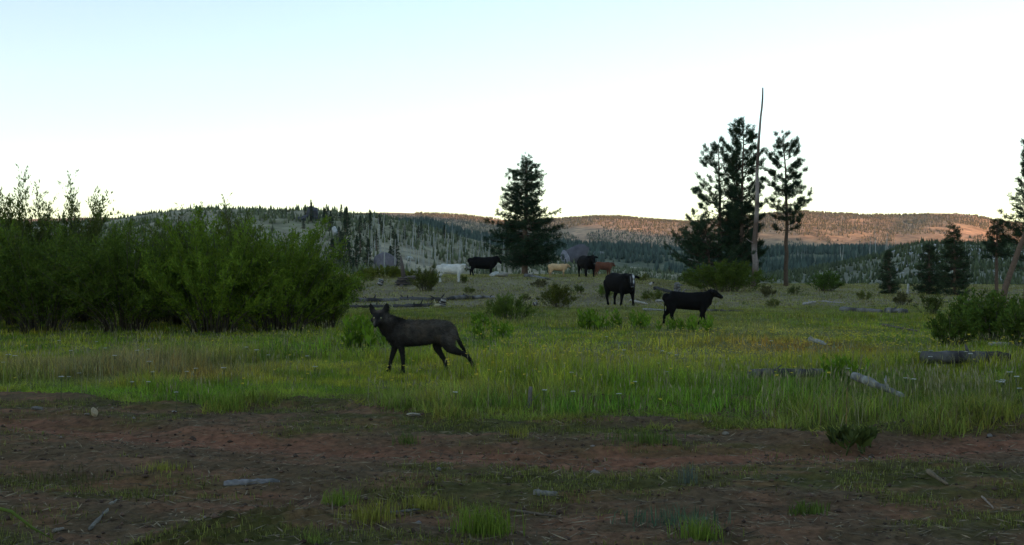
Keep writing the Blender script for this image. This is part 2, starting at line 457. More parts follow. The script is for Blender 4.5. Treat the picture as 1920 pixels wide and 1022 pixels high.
def conifer_meshes(H, R, clear=.12, seed=0, style='pine', lean=(0, 0), trunk_r=None, dens=1.0, colr=(.032, .058, .028), fork=False, gap=.0, bark=BARK, profile=None):
    """returns (trunk mesh, crown mesh); base at origin"""
    r = np.random.default_rng(seed)
    tr = trunk_r or H * .018
    n = 14
    zz = np.linspace(-.25, H * .985, n)
    wob = np.stack([np.cumsum(r.normal(0, .006 * H, n)), np.cumsum(r.normal(0, .006 * H, n))], 1)
    wob -= wob[0]
    f = np.clip(zz / H, 0, 1)
    axis = np.stack([wob[:, 0] * .5 + lean[0] * f ** 1.3, wob[:, 1] * .5 + lean[1] * f ** 1.3, zz], 1)
    rad = tr * (1.0 - f) ** .75 + .012
    rad[0] *= 1.25
    T = Acc(); V, F = tube(axis, rad, 9, jit=.08, seed=seed); T.add(V, F, bark)
    K = Acc()
    def axp(z): return np.array([np.interp(z, zz, axis[:, 0]), np.interp(z, zz, axis[:, 1]), z])
    z = clear * H
    P = []; D = []
    while z < H * .985:
        t = (z - clear * H) / (H * (1 - clear))
        if profile is not None: L0 = R * np.interp(t, profile[0], profile[1])
        elif style == 'fir': L0 = R * (1 - t) ** .8 * (.35 + .65 * min(1, t / .08))
        else: L0 = R * (.55 + .45 * math.sin(min(1, t * 1.6) * math.pi)) * (1 - t ** 2.2) ** .9
        L0 = max(L0, .12 + .015 * H)
        nb = int(r.integers(4, 7)) if style == 'pine' else int(r.integers(5, 8))
        for b in range(nb):
            if r.uniform() < gap: continue
            az = r.uniform(0, 2 * np.pi)
            L = L0 * (r.uniform(.55, 1.15) if style == 'pine' else r.uniform(.5, 1.12) * (.82 + .36 * vnoise(az * 1.3, z * 1.1 / H * 10, seed)))
            d = np.array([math.cos(az), math.sin(az), 0.0])
            m = 7; q = np.linspace(0, 1, m)
            rise0 = (-.10 - .25 * (1 - t)) if style == 'fir' else (-.12 + .5 * t)
            curl = .32 if style == 'fir' else .40
            zz2 = L * (rise0 * q + curl * q ** 2.2)
            side = np.array([-d[1], d[0], 0]) * r.normal(0, .12) * L
            br = axp(z) + d * (L * q * (.95))[:, None] + side * (q ** 2)[:, None]
            br[:, 2] += zz2 + r.uniform(-.035, .035) * H
            rb = np.linspace(.012 + .012 * L, .005, m)
            V, F = tube(br, rb, 4); K.add(V, F, np.array(bark) * .7)
            # tufts along the branch and on side twigs
            nt = max(3, int(L / (.20 if style == 'fir' else .27) * dens))
            for k in range(nt):
                s = r.uniform(.25 if style == 'fir' else .48, 1.0) if k else 1.0
                i = s * (m - 1); i0 = min(int(i), m - 2); p = br[i0] + (br[i0 + 1] - br[i0]) * (i - i0)
                tg = unit(br[i0 + 1] - br[i0])
                off = np.array([-d[1], d[0], 0]) * r.normal(0, .20 * L * (1.1 - s) + .06)
                p2 = p + off + np.array([0, 0, r.normal(.02, .05) if style == 'pine' else r.normal(.0, .019 * H ** .8)])
                if abs(off @ off) > .01:
                    V, F = tube(np.stack([p, p2]), [.006, .004], 3); K.add(V, F, np.array(bark) * .6)
                P.append(p2); D.append(unit(tg + unit(off) * .5 + np.array([0, 0, .35 if style == 'pine' else .05])))
        z += H * (.034 if style == 'pine' else .022) * r.uniform(.8, 1.5) / (1 if H > 4 else .7)
    P.append(axp(H * .97)); D.append(np.array([0, 0, 1.0]))
    P = np.array(P); D = np.array(D)
    per = 30 if style == 'pine' else 22
    nl = (.22 if style == 'pine' else .17) * (H / 10) ** .5
    cc = np.array(colr) * r.uniform(.65, 1.35, (len(P), 1)) + r.uniform(0, .012, (len(P), 1)) * np.array([1, .8, 0])
    Pn = np.repeat(P, per, 0) + r.normal(0, (.06 if style == 'pine' else .055) * (H / 10) ** .5, (len(P) * per, 3))
    Dn = np.repeat(D, per, 0) + r.normal(0, .55, (len(P) * per, 3))
    V, F = needles(Pn, Dn, nl * r.uniform(.7, 1.4, len(Pn)), .030 * (H / 10) ** .5, r)
    K.add(V, F, np.repeat(np.repeat(cc, per, 0), 3, 0))
    return T.mesh('trunk', M_bark), K.mesh('crown', M_needle)

def put_tree(name, meshes, loc, label, cat='tree', group=None, rotz=0, scale=1):
    e = empty(name, tuple(loc), rotz, scale)
    link('trunk', meshes[0], e); link('crown', meshes[1], e)
    return tag(e, label, cat, group)

def height(px0, py_top, py_base, Y): return (py_base - py_top) / ppm(Y)

# big fir with the cattle around it
Yf = 84.0; p = at(985, Yf)
put_tree('fir_tree', conifer_meshes(9.1, 3.25, .12, 101, 'fir', trunk_r=.24, dens=2.5, colr=(.024, .047, .026),
         profile=([0, .06, .3, .40, .48, .72, .88, .96, 1], [.75, 1.0, 1.0, .95, .68, .58, .34, .14, .05])), p,
         'tall dense dark conifer with a broad skirt standing alone beside the cattle', 'conifer')
# the pine group on the knoll
pine_specs = [
    ('pine_tree', 1392, 232, 76, 1.8, .10, 201, (0.0, 0), 'tallest bushy topped pine in the clump beside the bare pole', 2.3, .05),
    ('pine_tree', 1352, 266, 77, 2.5, .10, 202, (-.15, 0), 'ragged pine with bare gappy limbs on the outer side of the clump', 1.7, .10),
    ('pine_tree', 1383, 262, 78, 1.35, .12, 206, (-.05, 0), 'slim pine trunk standing tight against the tallest pine', 1.8, .1),
    ('pine_tree', 1474, 249, 77, 1.95, .40, 203, (-.12, 0), 'pine with long bare trunk and high crown standing apart on the knoll', 2.2, .05)]
PROF = {202: ([0, .2, .5, .8, 1], [1.1, 1.0, .85, .5, .1]), 201: ([0, .3, .7, .9, 1], [.9, 1, .85, .5, .15]), 203: ([0, .25, .6, .85, 1], [.85, 1, .75, .45, .12])}
for nm, px, top, Y, R, clr, sd, lean, lab, dn, gp in pine_specs:
    p = at(px, Y); H = (CAMZ - (top - 500) / ppm(Y)) - p[2]
    put_tree(nm, conifer_meshes(H, R, clr, sd, 'pine', lean, trunk_r=.15, dens=dn, colr=(.026, .048, .026), gap=gp, bark=(.10, .07, .05), profile=PROF.get(sd)), p, lab, 'pine')
# low spreading pine under the clump
p = at(1332, 75)
put_tree('pine_tree', conifer_meshes(4.6, 3.4, .12, 204, 'pine', (-.4, 0), trunk_r=.10, dens=1.9, colr=(.03, .055, .03), bark=(.10, .07, .05)), p,
         'low spreading pine with wide drooping boughs under the clump', 'pine')

def snag_mesh(p0, p1, r0, r1, seed, stubs=6, c=DEADW, c2=None, n=16, sides=8):
    r = np.random.default_rng(seed); A = Acc()
    p0 = np.array(p0, float); p1 = np.array(p1, float)
    q = np.linspace(0, 1, n)[:, None]
    ax = p0 + (p1 - p0) * q + np.cumsum(r.normal(0, .0022, (n, 3)), 0) * np.linalg.norm(p1 - p0)
    ax[:, :] -= (ax[0] - p0)
    rad = r0 + (r1 - r0) * q[:, 0] ** .8
    V, F = tube(ax, rad, sides, jit=.12, seed=seed)
    cc = np.array(c) * r.uniform(.75, 1.2, (len(V), 1))
    if c2 is not None:
        w = (r.uniform(0, 1, (n, 1)) < .45) * np.ones((n, sides)); w = np.append(w.ravel(), [0, 0])[:, None]
        cc = cc * (1 - w) + np.array(c2) * w
    A.add(V, F, cc)
    for k in range(stubs):
        t = r.uniform(.15, .9); i = t * (n - 1); b = ax[int(i)]
        az = r.uniform(0, 6.28); L = r.uniform(1.5, 5) * r0
        d = np.array([math.cos(az), math.sin(az), r.uniform(-.2, .5)])
        rr = rad[int(i)] * .3
        V, F = tube(np.stack([b, b + d * L * .6, b + d * L + np.array([0, 0, L * .1])]), [rr, rr * .7, rr * .25], 5)
        A.add(V, F, np.array(c) * .9)
    return A
# bare leaning pole
Y = 74.0; b = at(1414, Y); top = np.array([(1438 - 960) / FPX * Y, Y + .4, CAMZ - (163 - 500) / ppm(Y)])
q1 = top - b
o = snag_mesh((0, 0, -.3), q1, .235, .05, 301, 7, (.24, .20, .18), (.10, .07, .055), 22, 10).build('dead_tree', M_dead, None, tuple(b))
tag(o, 'tall bare leaning dead trunk rising above the pine clump', 'dead tree')

# young pines on the right
for px, base, top, R, sd, lab, Y in [
    (1668, 556, 478, .60, 211, 'small round young pine standing beside a pale stump', 58),
    (1742, 560, 468, .85, 212, 'broad young pine crowded against its taller neighbour', 57),
    (1790, 564, 437, .95, 213, 'tallest of the young pines with a notched top', 55)]:
    p = at(px, Y); H = (base - top) / ppm(Y) + .1
    put_tree('young_pine', conifer_meshes(H, R, .03, sd, 'fir', trunk_r=.06, dens=2.6, colr=(.034, .055, .030),
             profile=([0, .1, .4, .7, 1], [.75, 1, .95, .6, .15])), p, lab, 'pine', 'young pines on the right')
p = at(1869, 57); H = (557 - 415) / ppm(57)
put_tree('juniper_tree', conifer_meshes(H, .95, .52, 214, 'fir', trunk_r=.09, dens=2.6, colr=(.026, .045, .026), profile=([0, .15, .5, 1], [.9, 1, .65, .12])), p,
         'umbrella shaped small tree on a thin bare trunk', 'tree')
Y = 40.0; p = at(1878, Y); H = 6.3
put_tree('pine_tree', conifer_meshes(H, 1.0, .50, 215, 'pine', (2.9, .2), trunk_r=.11, dens=1.5, colr=(.026, .045, .026)), p, 'tall pine with a slanting dark trunk rising from the bushes', 'pine')
p = at(1922, 50)
put_tree('pine_tree', conifer_meshes(7.35, 1.35, .22, 216, 'pine', trunk_r=.10, dens=1.3, colr=(.026, .045, .026)), p, 'narrow conifer behind the slanting pine', 'pine')

# hillside conifers: shared meshes
hc = []
for k, (H, R, st) in enumerate([(5.0, 1.3, 'fir'), (6.5, 1.35, 'fir'), (4.0, 1.2, 'fir'), (7.0, 1.2, 'pine')]):
    hc.append(conifer_meshes(H, R, .06, 400 + k, st, dens=.9 if st == 'fir' else 1.4, colr=(.034, .055, .030), trunk_r=.11))
def hill_conifer(px, py, k, label, group, s=1.0, ymin=95):
    p = hit(px, py, ymin)
    put_tree('hillside_conifer', hc[k], p - np.array([0, 0, .2]), label, 'conifer', group, rnd.uniform(0, 6.28), s)
for px, py, k, s in [(640, 498, 1, .95), (655, 505, 0, 1.0), (668, 502, 3, .85), (690, 500, 1, .8), (622, 505, 0, 1.1), (648, 470, 3, .9), (676, 480, 2, 1.1), (705, 470, 2, .9), (636, 455, 2, .9)]:
    hill_conifer(px, py, k, 'dark conifer crowded at the foot of the hillside beside the willows', 'conifers at the edge of the willows', s)
for px, py, k, s in [(742, 503, 1, .95), (733, 500, 0, .8)]:
    hill_conifer(px, py, k, 'olive conifer standing among pale dead trunks beside the grey boulder', 'conifers by the grey boulder', s)
for px, py, k, s in [(1215, 500, 2, .9), (1255, 512, 2, .7), (1150, 500, 2, .7), (1130, 492, 0, .6), (1195, 482, 0, .8), (1180, 478, 2, .8), (1270, 488, 0, .7), (1060, 500, 2, .55), (1240, 478, 0, .7), (1090, 470, 2, .8)]:
    hill_conifer(px, py, k, 'small conifer on the slope beyond the cattle', 'conifers beyond the cattle', s)
for i in range(34):
    px = rnd.uniform(560, 760) if i < 26 else rnd.uniform(760, 960)
    lo = np.interp(px, hillA.px, hillA.py)
    py = lo + rnd.uniform(1, 28) if i < 26 else lo + rnd.uniform(2, 16)
    hill_conifer(px, py, i % 4, 'small conifer along the top of the burned hillside', 'conifers along the hilltop', rnd.uniform(.4, .8))

# standing dead trunks on the burned hillside
sm = []
for k in range(5):
    H = [7, 9, 6, 8, 5][k]
    sm.append(snag_mesh((0, 0, -.4), (rnd.uniform(-.3, .3), rnd.uniform(-.3, .3), H), .17, .05, 500 + k, 5 + k, (.33, .33, .30), None, 7, 5).mesh('dead_tree', M_dead))
def dead_trunk(px, py, s, label, group, ymin=95):
    p = hit(px, py, ymin)
    o = link('standing_snag', sm[rnd.randrange(5)], None, tuple(p), rnd.uniform(0, 6.28), (s * 1.05, s * 1.05, s))
    o.rotation_euler = (rnd.gauss(0, .03), rnd.gauss(0, .03), rnd.uniform(0, 6.28))
    tag(o, label, 'dead tree', group)
for i in range(135):
    px = rnd.uniform(690, 965); lo = np.interp(px, hillA.px, hillA.py)
    py = lo + (505 - lo) * rnd.uniform(.05, 1) ** 1.0
    dead_trunk(px, py, rnd.uniform(.25, .70) * (1 if py < 490 else .8), 'pale standing dead trunk on the burned hillside', 'dead trunks on the hillside')
for px, py in [(720, 505), (740, 507), (768, 500), (795, 502), (815, 498), (838, 500), (860, 492)]:
    dead_trunk(px, py, rnd.uniform(.65, .9), 'pale standing dead trunk near the foot of the hillside behind the cattle', 'dead trunks behind the cattle')
for i in range(64):
    px = rnd.uniform(1440, 1680) if i < 46 else rnd.uniform(1680, 1910)
    lo = np.interp(px, hillD.px, hillD.py)
    py = rnd.uniform(462, 500) if i < 46 else lo + rnd.uniform(1, 40)
    dead_trunk(px, py, rnd.uniform(.5, 1.2) if i < 46 else rnd.uniform(.2, .4), 'pale standing dead trunk in the valley below the sunlit mountain', 'dead trunks in the valley', 340 if i < 46 else 140)
for i in range(26):
    px = rnd.uniform(1110, 1290); py = rnd.uniform(470, 505)
    dead_trunk(px, py, rnd.uniform(.25, .5), 'pale standing dead trunk on the slope beyond the cattle', 'dead trunks beyond the cattle')

# far forests: uncountable, one mesh each
def far_forest(name, label, hill, n, px0, px1, t0, t1, hmin, hmax, c, thresh, ns, seed):
    r = np.random.default_rng(seed)
    px = r.uniform(px0, px1, n); t = r.uniform(t0, t1, n)
    y = hill.r0 + (hill.rc - hill.r0) * t; x = (px - 960) / FPX * y
    m = fbm(x * ns, y * ns, seed, 4) > thresh
    x, y = x[m], y[m]; z = hill.h(x, y)
    g = ground_h(x, y); ok = z > g; x, y, z = x[ok], y[ok], z[ok]
    n = len(x); H = r.uniform(hmin, hmax, n); R = H * r.uniform(.16, .26, n)
    k = 5; th = np.linspace(0, 2 * np.pi, k, endpoint=False)[None] + r.uniform(0, 6, (n, 1))
    ring = np.stack([x[:, None] + np.cos(th) * R[:, None] * r.uniform(.7, 1.2, (n, k)), y[:, None] + np.sin(th) * R[:, None], z[:, None] + H[:, None] * r.uniform(.02, .18, (n, k))], -1)
    tip = np.stack([x, y, z + H], -1)[:, None]; foot = np.stack([x, y, z - .3], -1)[:, None]
    V = np.concatenate([ring, tip, foot], 1).reshape(-1, 3)
    b = np.arange(n)[:, None] * (k + 2); j = np.arange(k); j2 = (j + 1) % k
    T = np.stack([b + j, b + j2, np.broadcast_to(b + k, (n, k))], -1).reshape(-1, 3)
    T2 = np.stack([b + j2, b + j, np.broadcast_to(b + k + 1, (n, k))], -1).reshape(-1, 3)
    C = np.repeat(np.array(c) * r.uniform(.6, 1.4, (n, 1)), k + 2, 0)
    me = make_mesh(name, V, [T, T2], C, False); me.materials.append(M_needle)
    tag(link(name, me), label, 'forest', kind='stuff')
far_forest('far_forest', 'dark conifer forest covering the shaded hill', hillB, 17000, 600, 2100, .12, 1.0, 4, 8.5, (.055, .078, .055), .36, .012, 601)
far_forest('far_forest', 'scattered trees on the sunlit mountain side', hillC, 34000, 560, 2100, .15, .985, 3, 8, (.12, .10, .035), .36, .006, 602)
far_forest('far_forest', 'low brush and saplings on the burned hillside', hillA, 15000, 0, 1480, .02, .99, .5, 2.0, (.105, .12, .06), .42, .06, 603)
far_forest('far_forest', 'low brush scattered over the rocky knoll', hillD, 14000, 1120, 2100, .02, 1.0, .4, 1.8, (.07, .085, .04), .30, .07, 604)

# ------------------------------------------------------------------ rocks
def rock_mesh(seed, flat=.7, elong=1.3, c=(.32, .30, .28), sub=3, rough=.3):
    import bmesh
    bm = bmesh.new(); bmesh.ops.create_icosphere(bm, subdivisions=sub, radius=1)
    V = np.array([v.co[:] for v in bm.verts]); F = np.array([[v.index for v in f.verts] for f in bm.faces]); bm.free()
    r = np.random.default_rng(seed)
    for k in range(13):                     # cut facets
        d = unit(r.normal(size=3)); o = r.uniform(.45, .85)
        s = V @ d; V = V - np.clip(s - o, 0, None)[:, None] * d * .9
    nn = fbm(V[:, 0] * 2 + 5 + seed, V[:, 1] * 2 + V[:, 2] * 1.7, seed, 3)
    V = V * (1 + (nn[:, None] - .5) * rough)
    V = V * np.array([elong, 1, flat])
    C = np.array(c) * (.7 + .6 * fbm(V[:, 0] * 3, V[:, 2] * 3 + V[:, 1], seed + 1, 3))[:, None]
    A = Acc(); A.add(V, F, C)
    return A.mesh('rock', M_rock, True)
def rock(name, px, py, w_px, label, seed, flat=.6, elong=1.3, c=(.32, .30, .28), ymin=3, group=None, rz=0, cat='rock', sink=.25, z=None):
    fn = (lambda x, y: np.maximum(base_z(x, y), surf(x, y) if np.max(y) > 20 else -9)) if ymin < 12 else surf
    p = hit(px, py, ymin) if ymin >= 12 else hit(px, py, ymin, base_z)
    s = w_px / ppm(p[1]) / 2 / elong
    o = link(name, rock_mesh(seed, flat, elong, c), None, (p[0], p[1], p[2] + s * flat * (1 - 2 * sink)), rz, s)
    return tag(o, label, cat, group)
rock('stone', 778, 780, 34, 'smooth cream coloured stone at the edge of the grass', 701, .38, 1.5, (.36, .32, .25), 6)
rock('stone', 176, 780, 15, 'small angular tan stone standing upright on the track edge', 702, 1.2, .8, (.42, .34, .22), 6)
rock('stone', 163, 779, 13, 'small flat grey stone beside the upright tan stone', 703, .6, 1.3, (.2, .17, .14), 6)
rock('stone', 71, 769, 24, 'low grey stone half hidden by grass at the track edge', 704, .55, 1.4, (.17, .16, .15), 6)
rock('stone', 326, 774, 11, 'little white stone at the foot of the tall grass', 705, .5, 1.6, (.42, .4, .36), 6)
rock('stone', 1362, 815, 17, 'small rounded brown stone near the tongue of grass', 706, .6, 1.2, (.24, .21, .16), 6)
rock('stone', 1855, 818, 14, 'small pale stone under the grass bank', 707, .6, 1.2, (.24, .22, .2), 6)
rock('stone', 209, 945, 14, 'pale pebble lying on the forked grey stick', 708, .6, 1.3, (.34, .31, .26), 4)
rock('stone', 1322, 975, 12, 'rounded grey pebble among the near weeds', 709, .7, 1.2, (.25, .24, .22), 4)
rock('boulder', 722, 503, 46, 'large mauve grey boulder behind the flat juniper', 711, .95, 1.0, (.13, .12, .135), 95)
rock('boulder', 769, 487, 20, 'small whitish dome boulder on the hillside', 712, .7, 1.4, (.42, .42, .38), 95)
rock('boulder', 926, 519, 22, 'pale boulder in front of the side-on black cow', 713, .8, 1.1, (.34, .34, .31), 30)
rock('boulder', 943, 520, 22, 'grey brown boulder touching the pale one', 714, .8, 1.1, (.24, .22, .18), 30)
rock('boulder', 1081, 494, 66, 'big mauve granite dome behind the front facing black cow', 715, .80, 1.05, (.085, .078, .088), 95)
rock('boulder', 1060, 496, 20, 'white streaked slab leaning on the big granite dome', 716, 1.5, .8, (.20, .19, .21), 95)
rock('boulder', 1020, 496, 34, 'broken pale granite lump beside the tall conifer', 717, .7, 1.1, (.20, .20, .18), 95)
rock('boulder', 1125, 480, 30, 'low grey boulder on the slope beyond the black cow', 718, .6, 1.3, (.26, .25, .25), 95)
rock('boulder', 962, 502, 28, 'yellowish boulder just behind the tall conifer trunk', 719, .6, 1.2, (.40, .39, .30), 88)
rock('rock_outcrop', 587, 411, 32, 'dark notched rock outcrop standing on the hill skyline', 720, 1.3, .8, (.05, .05, .055), 95, cat='outcrop', sink=.35)
rock('rock_outcrop', 574, 413, 60, 'low dark rock ledge below the notched outcrop', 721, .4, 1.2, (.055, .055, .06), 95, cat='outcrop', sink=.35)
rock('boulder', 628, 442, 16, 'white boulder among conifers on the upper hillside', 722, 1.2, .8, (.36, .36, .36), 95)
km = [rock_mesh(730 + k, .7, 1.2, (.30, .30, .29), 1) for k in range(3)]
for i in range(120):
    px = rnd.uniform(1660, 1925); lo = np.interp(px, hillD.px, hillD.py); py = lo + 60 * rnd.uniform(.03, 1) ** 1.5
    p = hit(px, py, 125); s = rnd.uniform(.3, 1.0)
    tag(link('boulder', km[i % 3], None, tuple(p), rnd.uniform(0, 6), s), 'pale boulder on the rocky knoll behind the young pines', 'boulder', 'boulders on the knoll')
for i in range(36):
    px = rnd.uniform(990, 1300); py = rnd.uniform(468, 503)
    p = hit(px, py, 95); s = rnd.uniform(.25, .7)
    tag(link('boulder', km[i % 3], None, tuple(p), rnd.uniform(0, 6), s), 'little pale boulder strewn on the slope beyond the cattle', 'boulder', 'boulders beyond the cattle')

# ------------------------------------------------------------------ bushes
def bush_meshes(W, H, Dp, seed, n_stem=40, n_leaf=20000, leaf=(.055, .014), colr=(.040, .078, .018), style='willow', base=.25, stemc=(.085, .07, .055), up=.5, spread=1.0, top_thin=0.0):
    """half-ellipsoid shrub of arching stems; leaves grow on twigs off the stems"""
    r = np.random.default_rng(seed)
    St = Acc(); segP = []; segT = []; segR = []
    for k in range(n_stem):
        a = r.uniform(0, 6.28); q = math.sqrt(r.uniform(0, 1))
        tx, ty = math.cos(a) * q, math.sin(a) * q
        hh = H * math.sqrt(max(.05, 1 - .8 * q ** 2.5)) * r.uniform(.62, 1.08)
        m = 8; s = np.linspace(0, 1, m)
        b0 = np.array([tx * W * .5 * base, ty * Dp * .5 * base, -.08])
        pts = np.stack([b0[0] + (tx * W * .5 - b0[0]) * s ** 1.35 * spread, b0[1] + (ty * Dp * .5 - b0[1]) * s ** 1.35 * spread, hh * s ** (.85)], 1)
        pts += np.cumsum(r.normal(0, .012 * H, (m, 3)), 0) * s[:, None]
        rr = .013 * (H / 2.5) ** .5
        V, F = tube(pts, np.linspace(rr, .003, m), 4); St.add(V, F, np.array(stemc) * r.uniform(.6, 1.3))
        segP.append(pts); segT.append(np.gradient(pts, axis=0)); segR.append(r.uniform(.6, 1.4))
    segP = np.array(segP); segT = unit(np.array(segT)); segR = np.array(segR)
    nt = max(60, n_leaf // 14)                       # twigs
    si = r.integers(0, n_stem, nt); s = r.beta(2.2, 1.3, nt) if style != 'dense' else r.beta(2.0, 1.0, nt)
    f = s * 6.999; i0 = f.astype(int); fr = (f - i0)[:, None]
    tp = segP[si, i0] * (1 - fr) + segP[si, i0 + 1] * fr
    td = unit(segT[si, i0] + r.normal(0, .55, (nt, 3)) + np.array([0, 0, up * .4]))
    tl = r.uniform(.12, .38, nt) * (H / 2.5) ** .6
    ntw = min(nt, 500)
    e0 = tp[:ntw]; e1 = tp[:ntw] + td[:ntw] * tl[:ntw, None]
    # twigs as thin triangles
    V, F = needles(e0, e1 - e0, np.linalg.norm(e1 - e0, axis=1), .008, r); St.add(V, F, np.array(stemc))
    per = 14
    u = r.uniform(.05, 1.05, (nt, per, 1))
    P = (tp[:, None] + td[:, None] * tl[:, None, None] * u + r.normal(0, .02, (nt, per, 3))).reshape(-1, 3)
    D = unit((td[:, None] * .7 + r.normal(0, .6, (nt, per, 3)) + np.array([0, 0, up])).reshape(-1, 3))
    sc = r.uniform(.7, 1.35, len(P))
    V, F = leaves(P, D, leaf[0] * sc, leaf[1] * sc, r=r)
    c = np.array(colr) * np.repeat(segR[si], per)[:, None] ** .6 * r.uniform(.7, 1.3, (len(P), 1))
    c = c + r.uniform(0, .018, (len(P), 1)) * np.array([1.0, .6, 0])
    Fo = Acc(); Fo.add(V, F, np.repeat(c, 4, 0))
    return St.mesh('stems', M_bark), Fo.mesh('foliage', M_leaf, False)

def put_bush(name, meshes, loc, label, cat='bush', group=None, rotz=0, scale=1):
    e = empty(name, tuple(loc), rotz, scale)
    tag(link('stems', meshes[0], e), kind='stuff'); tag(link('foliage', meshes[1], e), kind='stuff')
    return tag(e, label, cat, group)

wa = bush_meshes(4.6, 2.6, 3.4, 801, 85, 32000, (.075, .024), (.085, .135, .014), base=.28)
wb = bush_meshes(4.0, 2.7, 3.2, 802, 80, 29000, (.075, .022), (.062, .098, .014), base=.25)
wc = bush_meshes(2.6, 3.3, 2.2, 803, 46, 20000, (.08, .024), (.07, .095, .022), base=.15, up=.8)
for px, Y, m, rz, s, lab in [
    (522, 25.5, wa, .4, (.90, .95, .95), 'bright green outermost willow bush at the open end of the thicket'),
    (400, 25.0, wa, 2.2, (1.05, 1, 1.03), 'dense willow bush with grey stems showing at its foot'),
    (235, 25.5, wb, 1.0, (1.1, 1, .96), 'dark green willow bush in the middle of the thicket'),
    (80, 25.0, wb, 3.0, (1.05, 1, .92), 'olive and rust tinged willow bush beside the middle bush'),
    (612, 26.5, wb, .2, (.50, .6, .62), 'low willow bush trailing off at the open end of the thicket'),
    (-75, 25.5, wa, 5.0, (1, 1, 1.0), 'willow bush at the far closed end of the thicket')]:
    put_bush('willow_bush', m, at(px, Y), lab, 'willow', 'willow bushes of the thicket', rz, s)
for px, Y, rz, s, lab in [
    (25, 27.5, .3, 1.12, 'tall upright willow with leafy wands against the sky'),
    (82, 28, 2.5, 1.02, 'rounded willow crown beside the tallest wands'),
    (148, 28.5, 4.0, 1.10, 'thin wispy willow with sparse leaves against the sky'),
    (330, 28, 1.1, .98, 'short willow tip poking above the hill line'),
    (372, 28.5, 5.1, 1.0, 'leafy willow top rising behind the dense bush'),
    (440, 28, 3.3, 1.05, 'willow with a single bent wand above the hill line')]:
    put_bush('tall_willow', wc, at(px, Y), lab, 'willow', 'tall willows behind the thicket', rz, (.85 * s, .85 * s, s * (.82 if px > 200 else .92)))
low = [bush_meshes(1.1, .5, .8, 841 + k, 22, 2200, (.055, .02), c, 'dense', .5) for k, c in enumerate([(.055, .075, .018), (.08, .095, .022), (.06, .06, .024)])]
for k, (px, Y, s_, lab) in enumerate([
    (672, 52, .9, 'low shrub between the willow thicket and the grey capped stump'), (690, 60, .8, 'low shrub at the end of the juniper mat'), (782, 60, .7, 'low shrub between the juniper mat and the dark olive bush'),
    (870, 58, .7, 'low shrub in front of the side-on black cow'), (880, 50, .6, 'low shrub beyond the thinner charred log'), (1010, 55, .8, 'low shrub between the tall conifer and the dome shaped bush'),
    (1085, 50, .7, 'low shrub between the dome shaped bush and the white faced cow'), (1205, 66, .9, 'low shrub on the slope below the small broken snag'), (1440, 52, 1.0, 'low shrub at the trailing end of the wide juniper'),
    (1490, 56, .8, 'low shrub at the foot of the lone bare trunked pine'), (1620, 48, .8, 'low shrub above the dark grey log in the grass'), (1690, 42, .9, 'low shrub behind the short thick grey log'),
    (1745, 34, 1.1, 'low shrub between the young pines and the shrub bank'), (1450, 40, .6, 'low shrub in the open grass below the wide juniper'), (985, 46, .5, 'low shrub behind the soft bright green bush')]):
    put_bush('low_shrub', low[k % 3], at(px, Y), lab, 'shrub', 'low shrubs on the rise', k * 1.3, s_)
# second row, seen between the tops
for px, Y, m, rz, s in [(575, 29.5, wb, .9, .7), (500, 29.5, wa, 3.9, .98), (310, 30, wb, 2.0, 1.0), (160, 30, wa, .2, .98), (0, 30, wb, 4.4, 1.02)]:
    put_bush('willow_bush', m, at(px, Y), 'willow bush in the back row of the thicket', 'willow', 'back row of willows', rz, s)

jun = bush_meshes(5.6, 1.5, 2.8, 811, 120, 26000, (.10, .030), (.058, .090, .014), 'dense', .5, up=.15)
put_bush('juniper_shrub', jun, at(1362, 60), 'wide flat topped green juniper under the pine clump', 'shrub')
put_bush('juniper_shrub', bush_meshes(3.6, .62, 1.6, 812, 60, 9000, (.10, .03), (.10, .12, .02), 'dense', .6, up=.1), at(722, 66), 'long low yellow green juniper mat in front of the grey boulder', 'shrub')
put_bush('round_bush', bush_meshes(1.6, 1.05, 1.3, 813, 50, 9000, (.06, .02), (.055, .070, .014), 'dense', .4), at(800, 52), 'dark olive bush beside the white calf', 'bush')
put_bush('round_bush', bush_meshes(1.5, .78, 1.2, 814, 50, 9000, (.05, .016), (.058, .070, .010), 'dense', .5), at(1047, 40.5), 'dark dome shaped bush with yellowish top in the open meadow', 'bush')
put_bush('round_bush', bush_meshes(1.5, .72, 1.2, 815, 60, 9000, (.06, .012), (.080, .120, .020), 'dense', .5, up=.9), at(955, 31), 'soft bright green bush behind the wolf', 'bush')
put_bush('round_bush', bush_meshes(2.3, 1.05, 1.6, 816, 60, 9000, (.07, .03), (.050, .095, .016), 'dense', .4), at(1548, 62), 'rounded green bush beyond the lone pine trunk', 'bush')
put_bush('round_bush', bush_meshes(.8, .5, .7, 817, 24, 2600, (.05, .016), (.07, .12, .014), 'dense', .5), at(1132, 47), 'small green tuft bush at the shoulder of the white faced cow', 'bush')
put_bush('round_bush', bush_meshes(1.0, .4, .7, 818, 24, 2600, (.05, .016), (.07, .095, .016), 'dense', .5), at(1225, 46), 'low bush beside the fallen pale branch', 'bush')
sh = bush_meshes(1.5, .95, 1.2, 821, 46, 4600, (.085, .036), (.048, .084, .014), 'dense', .45, up=.45)
for px, Y, rz, s, lab in [(1785, 20.5, 0, .62, 'leafy shrub at the open side of the dark shrub bank'), (1862, 22.5, 2, .95, 'tallest leafy shrub of the shrub bank'), (1928, 20, 4, .85, 'leafy shrub below the slanting pine'), (1990, 21, 1, .95, 'outermost leafy shrub of the bank'), (1835, 26, 3, .95, 'leafy shrub behind the shrub bank')]:
    put_bush('leafy_shrub', sh, at(px, Y), lab, 'shrub', 'shrub bank under the slanting pine', rz, s)

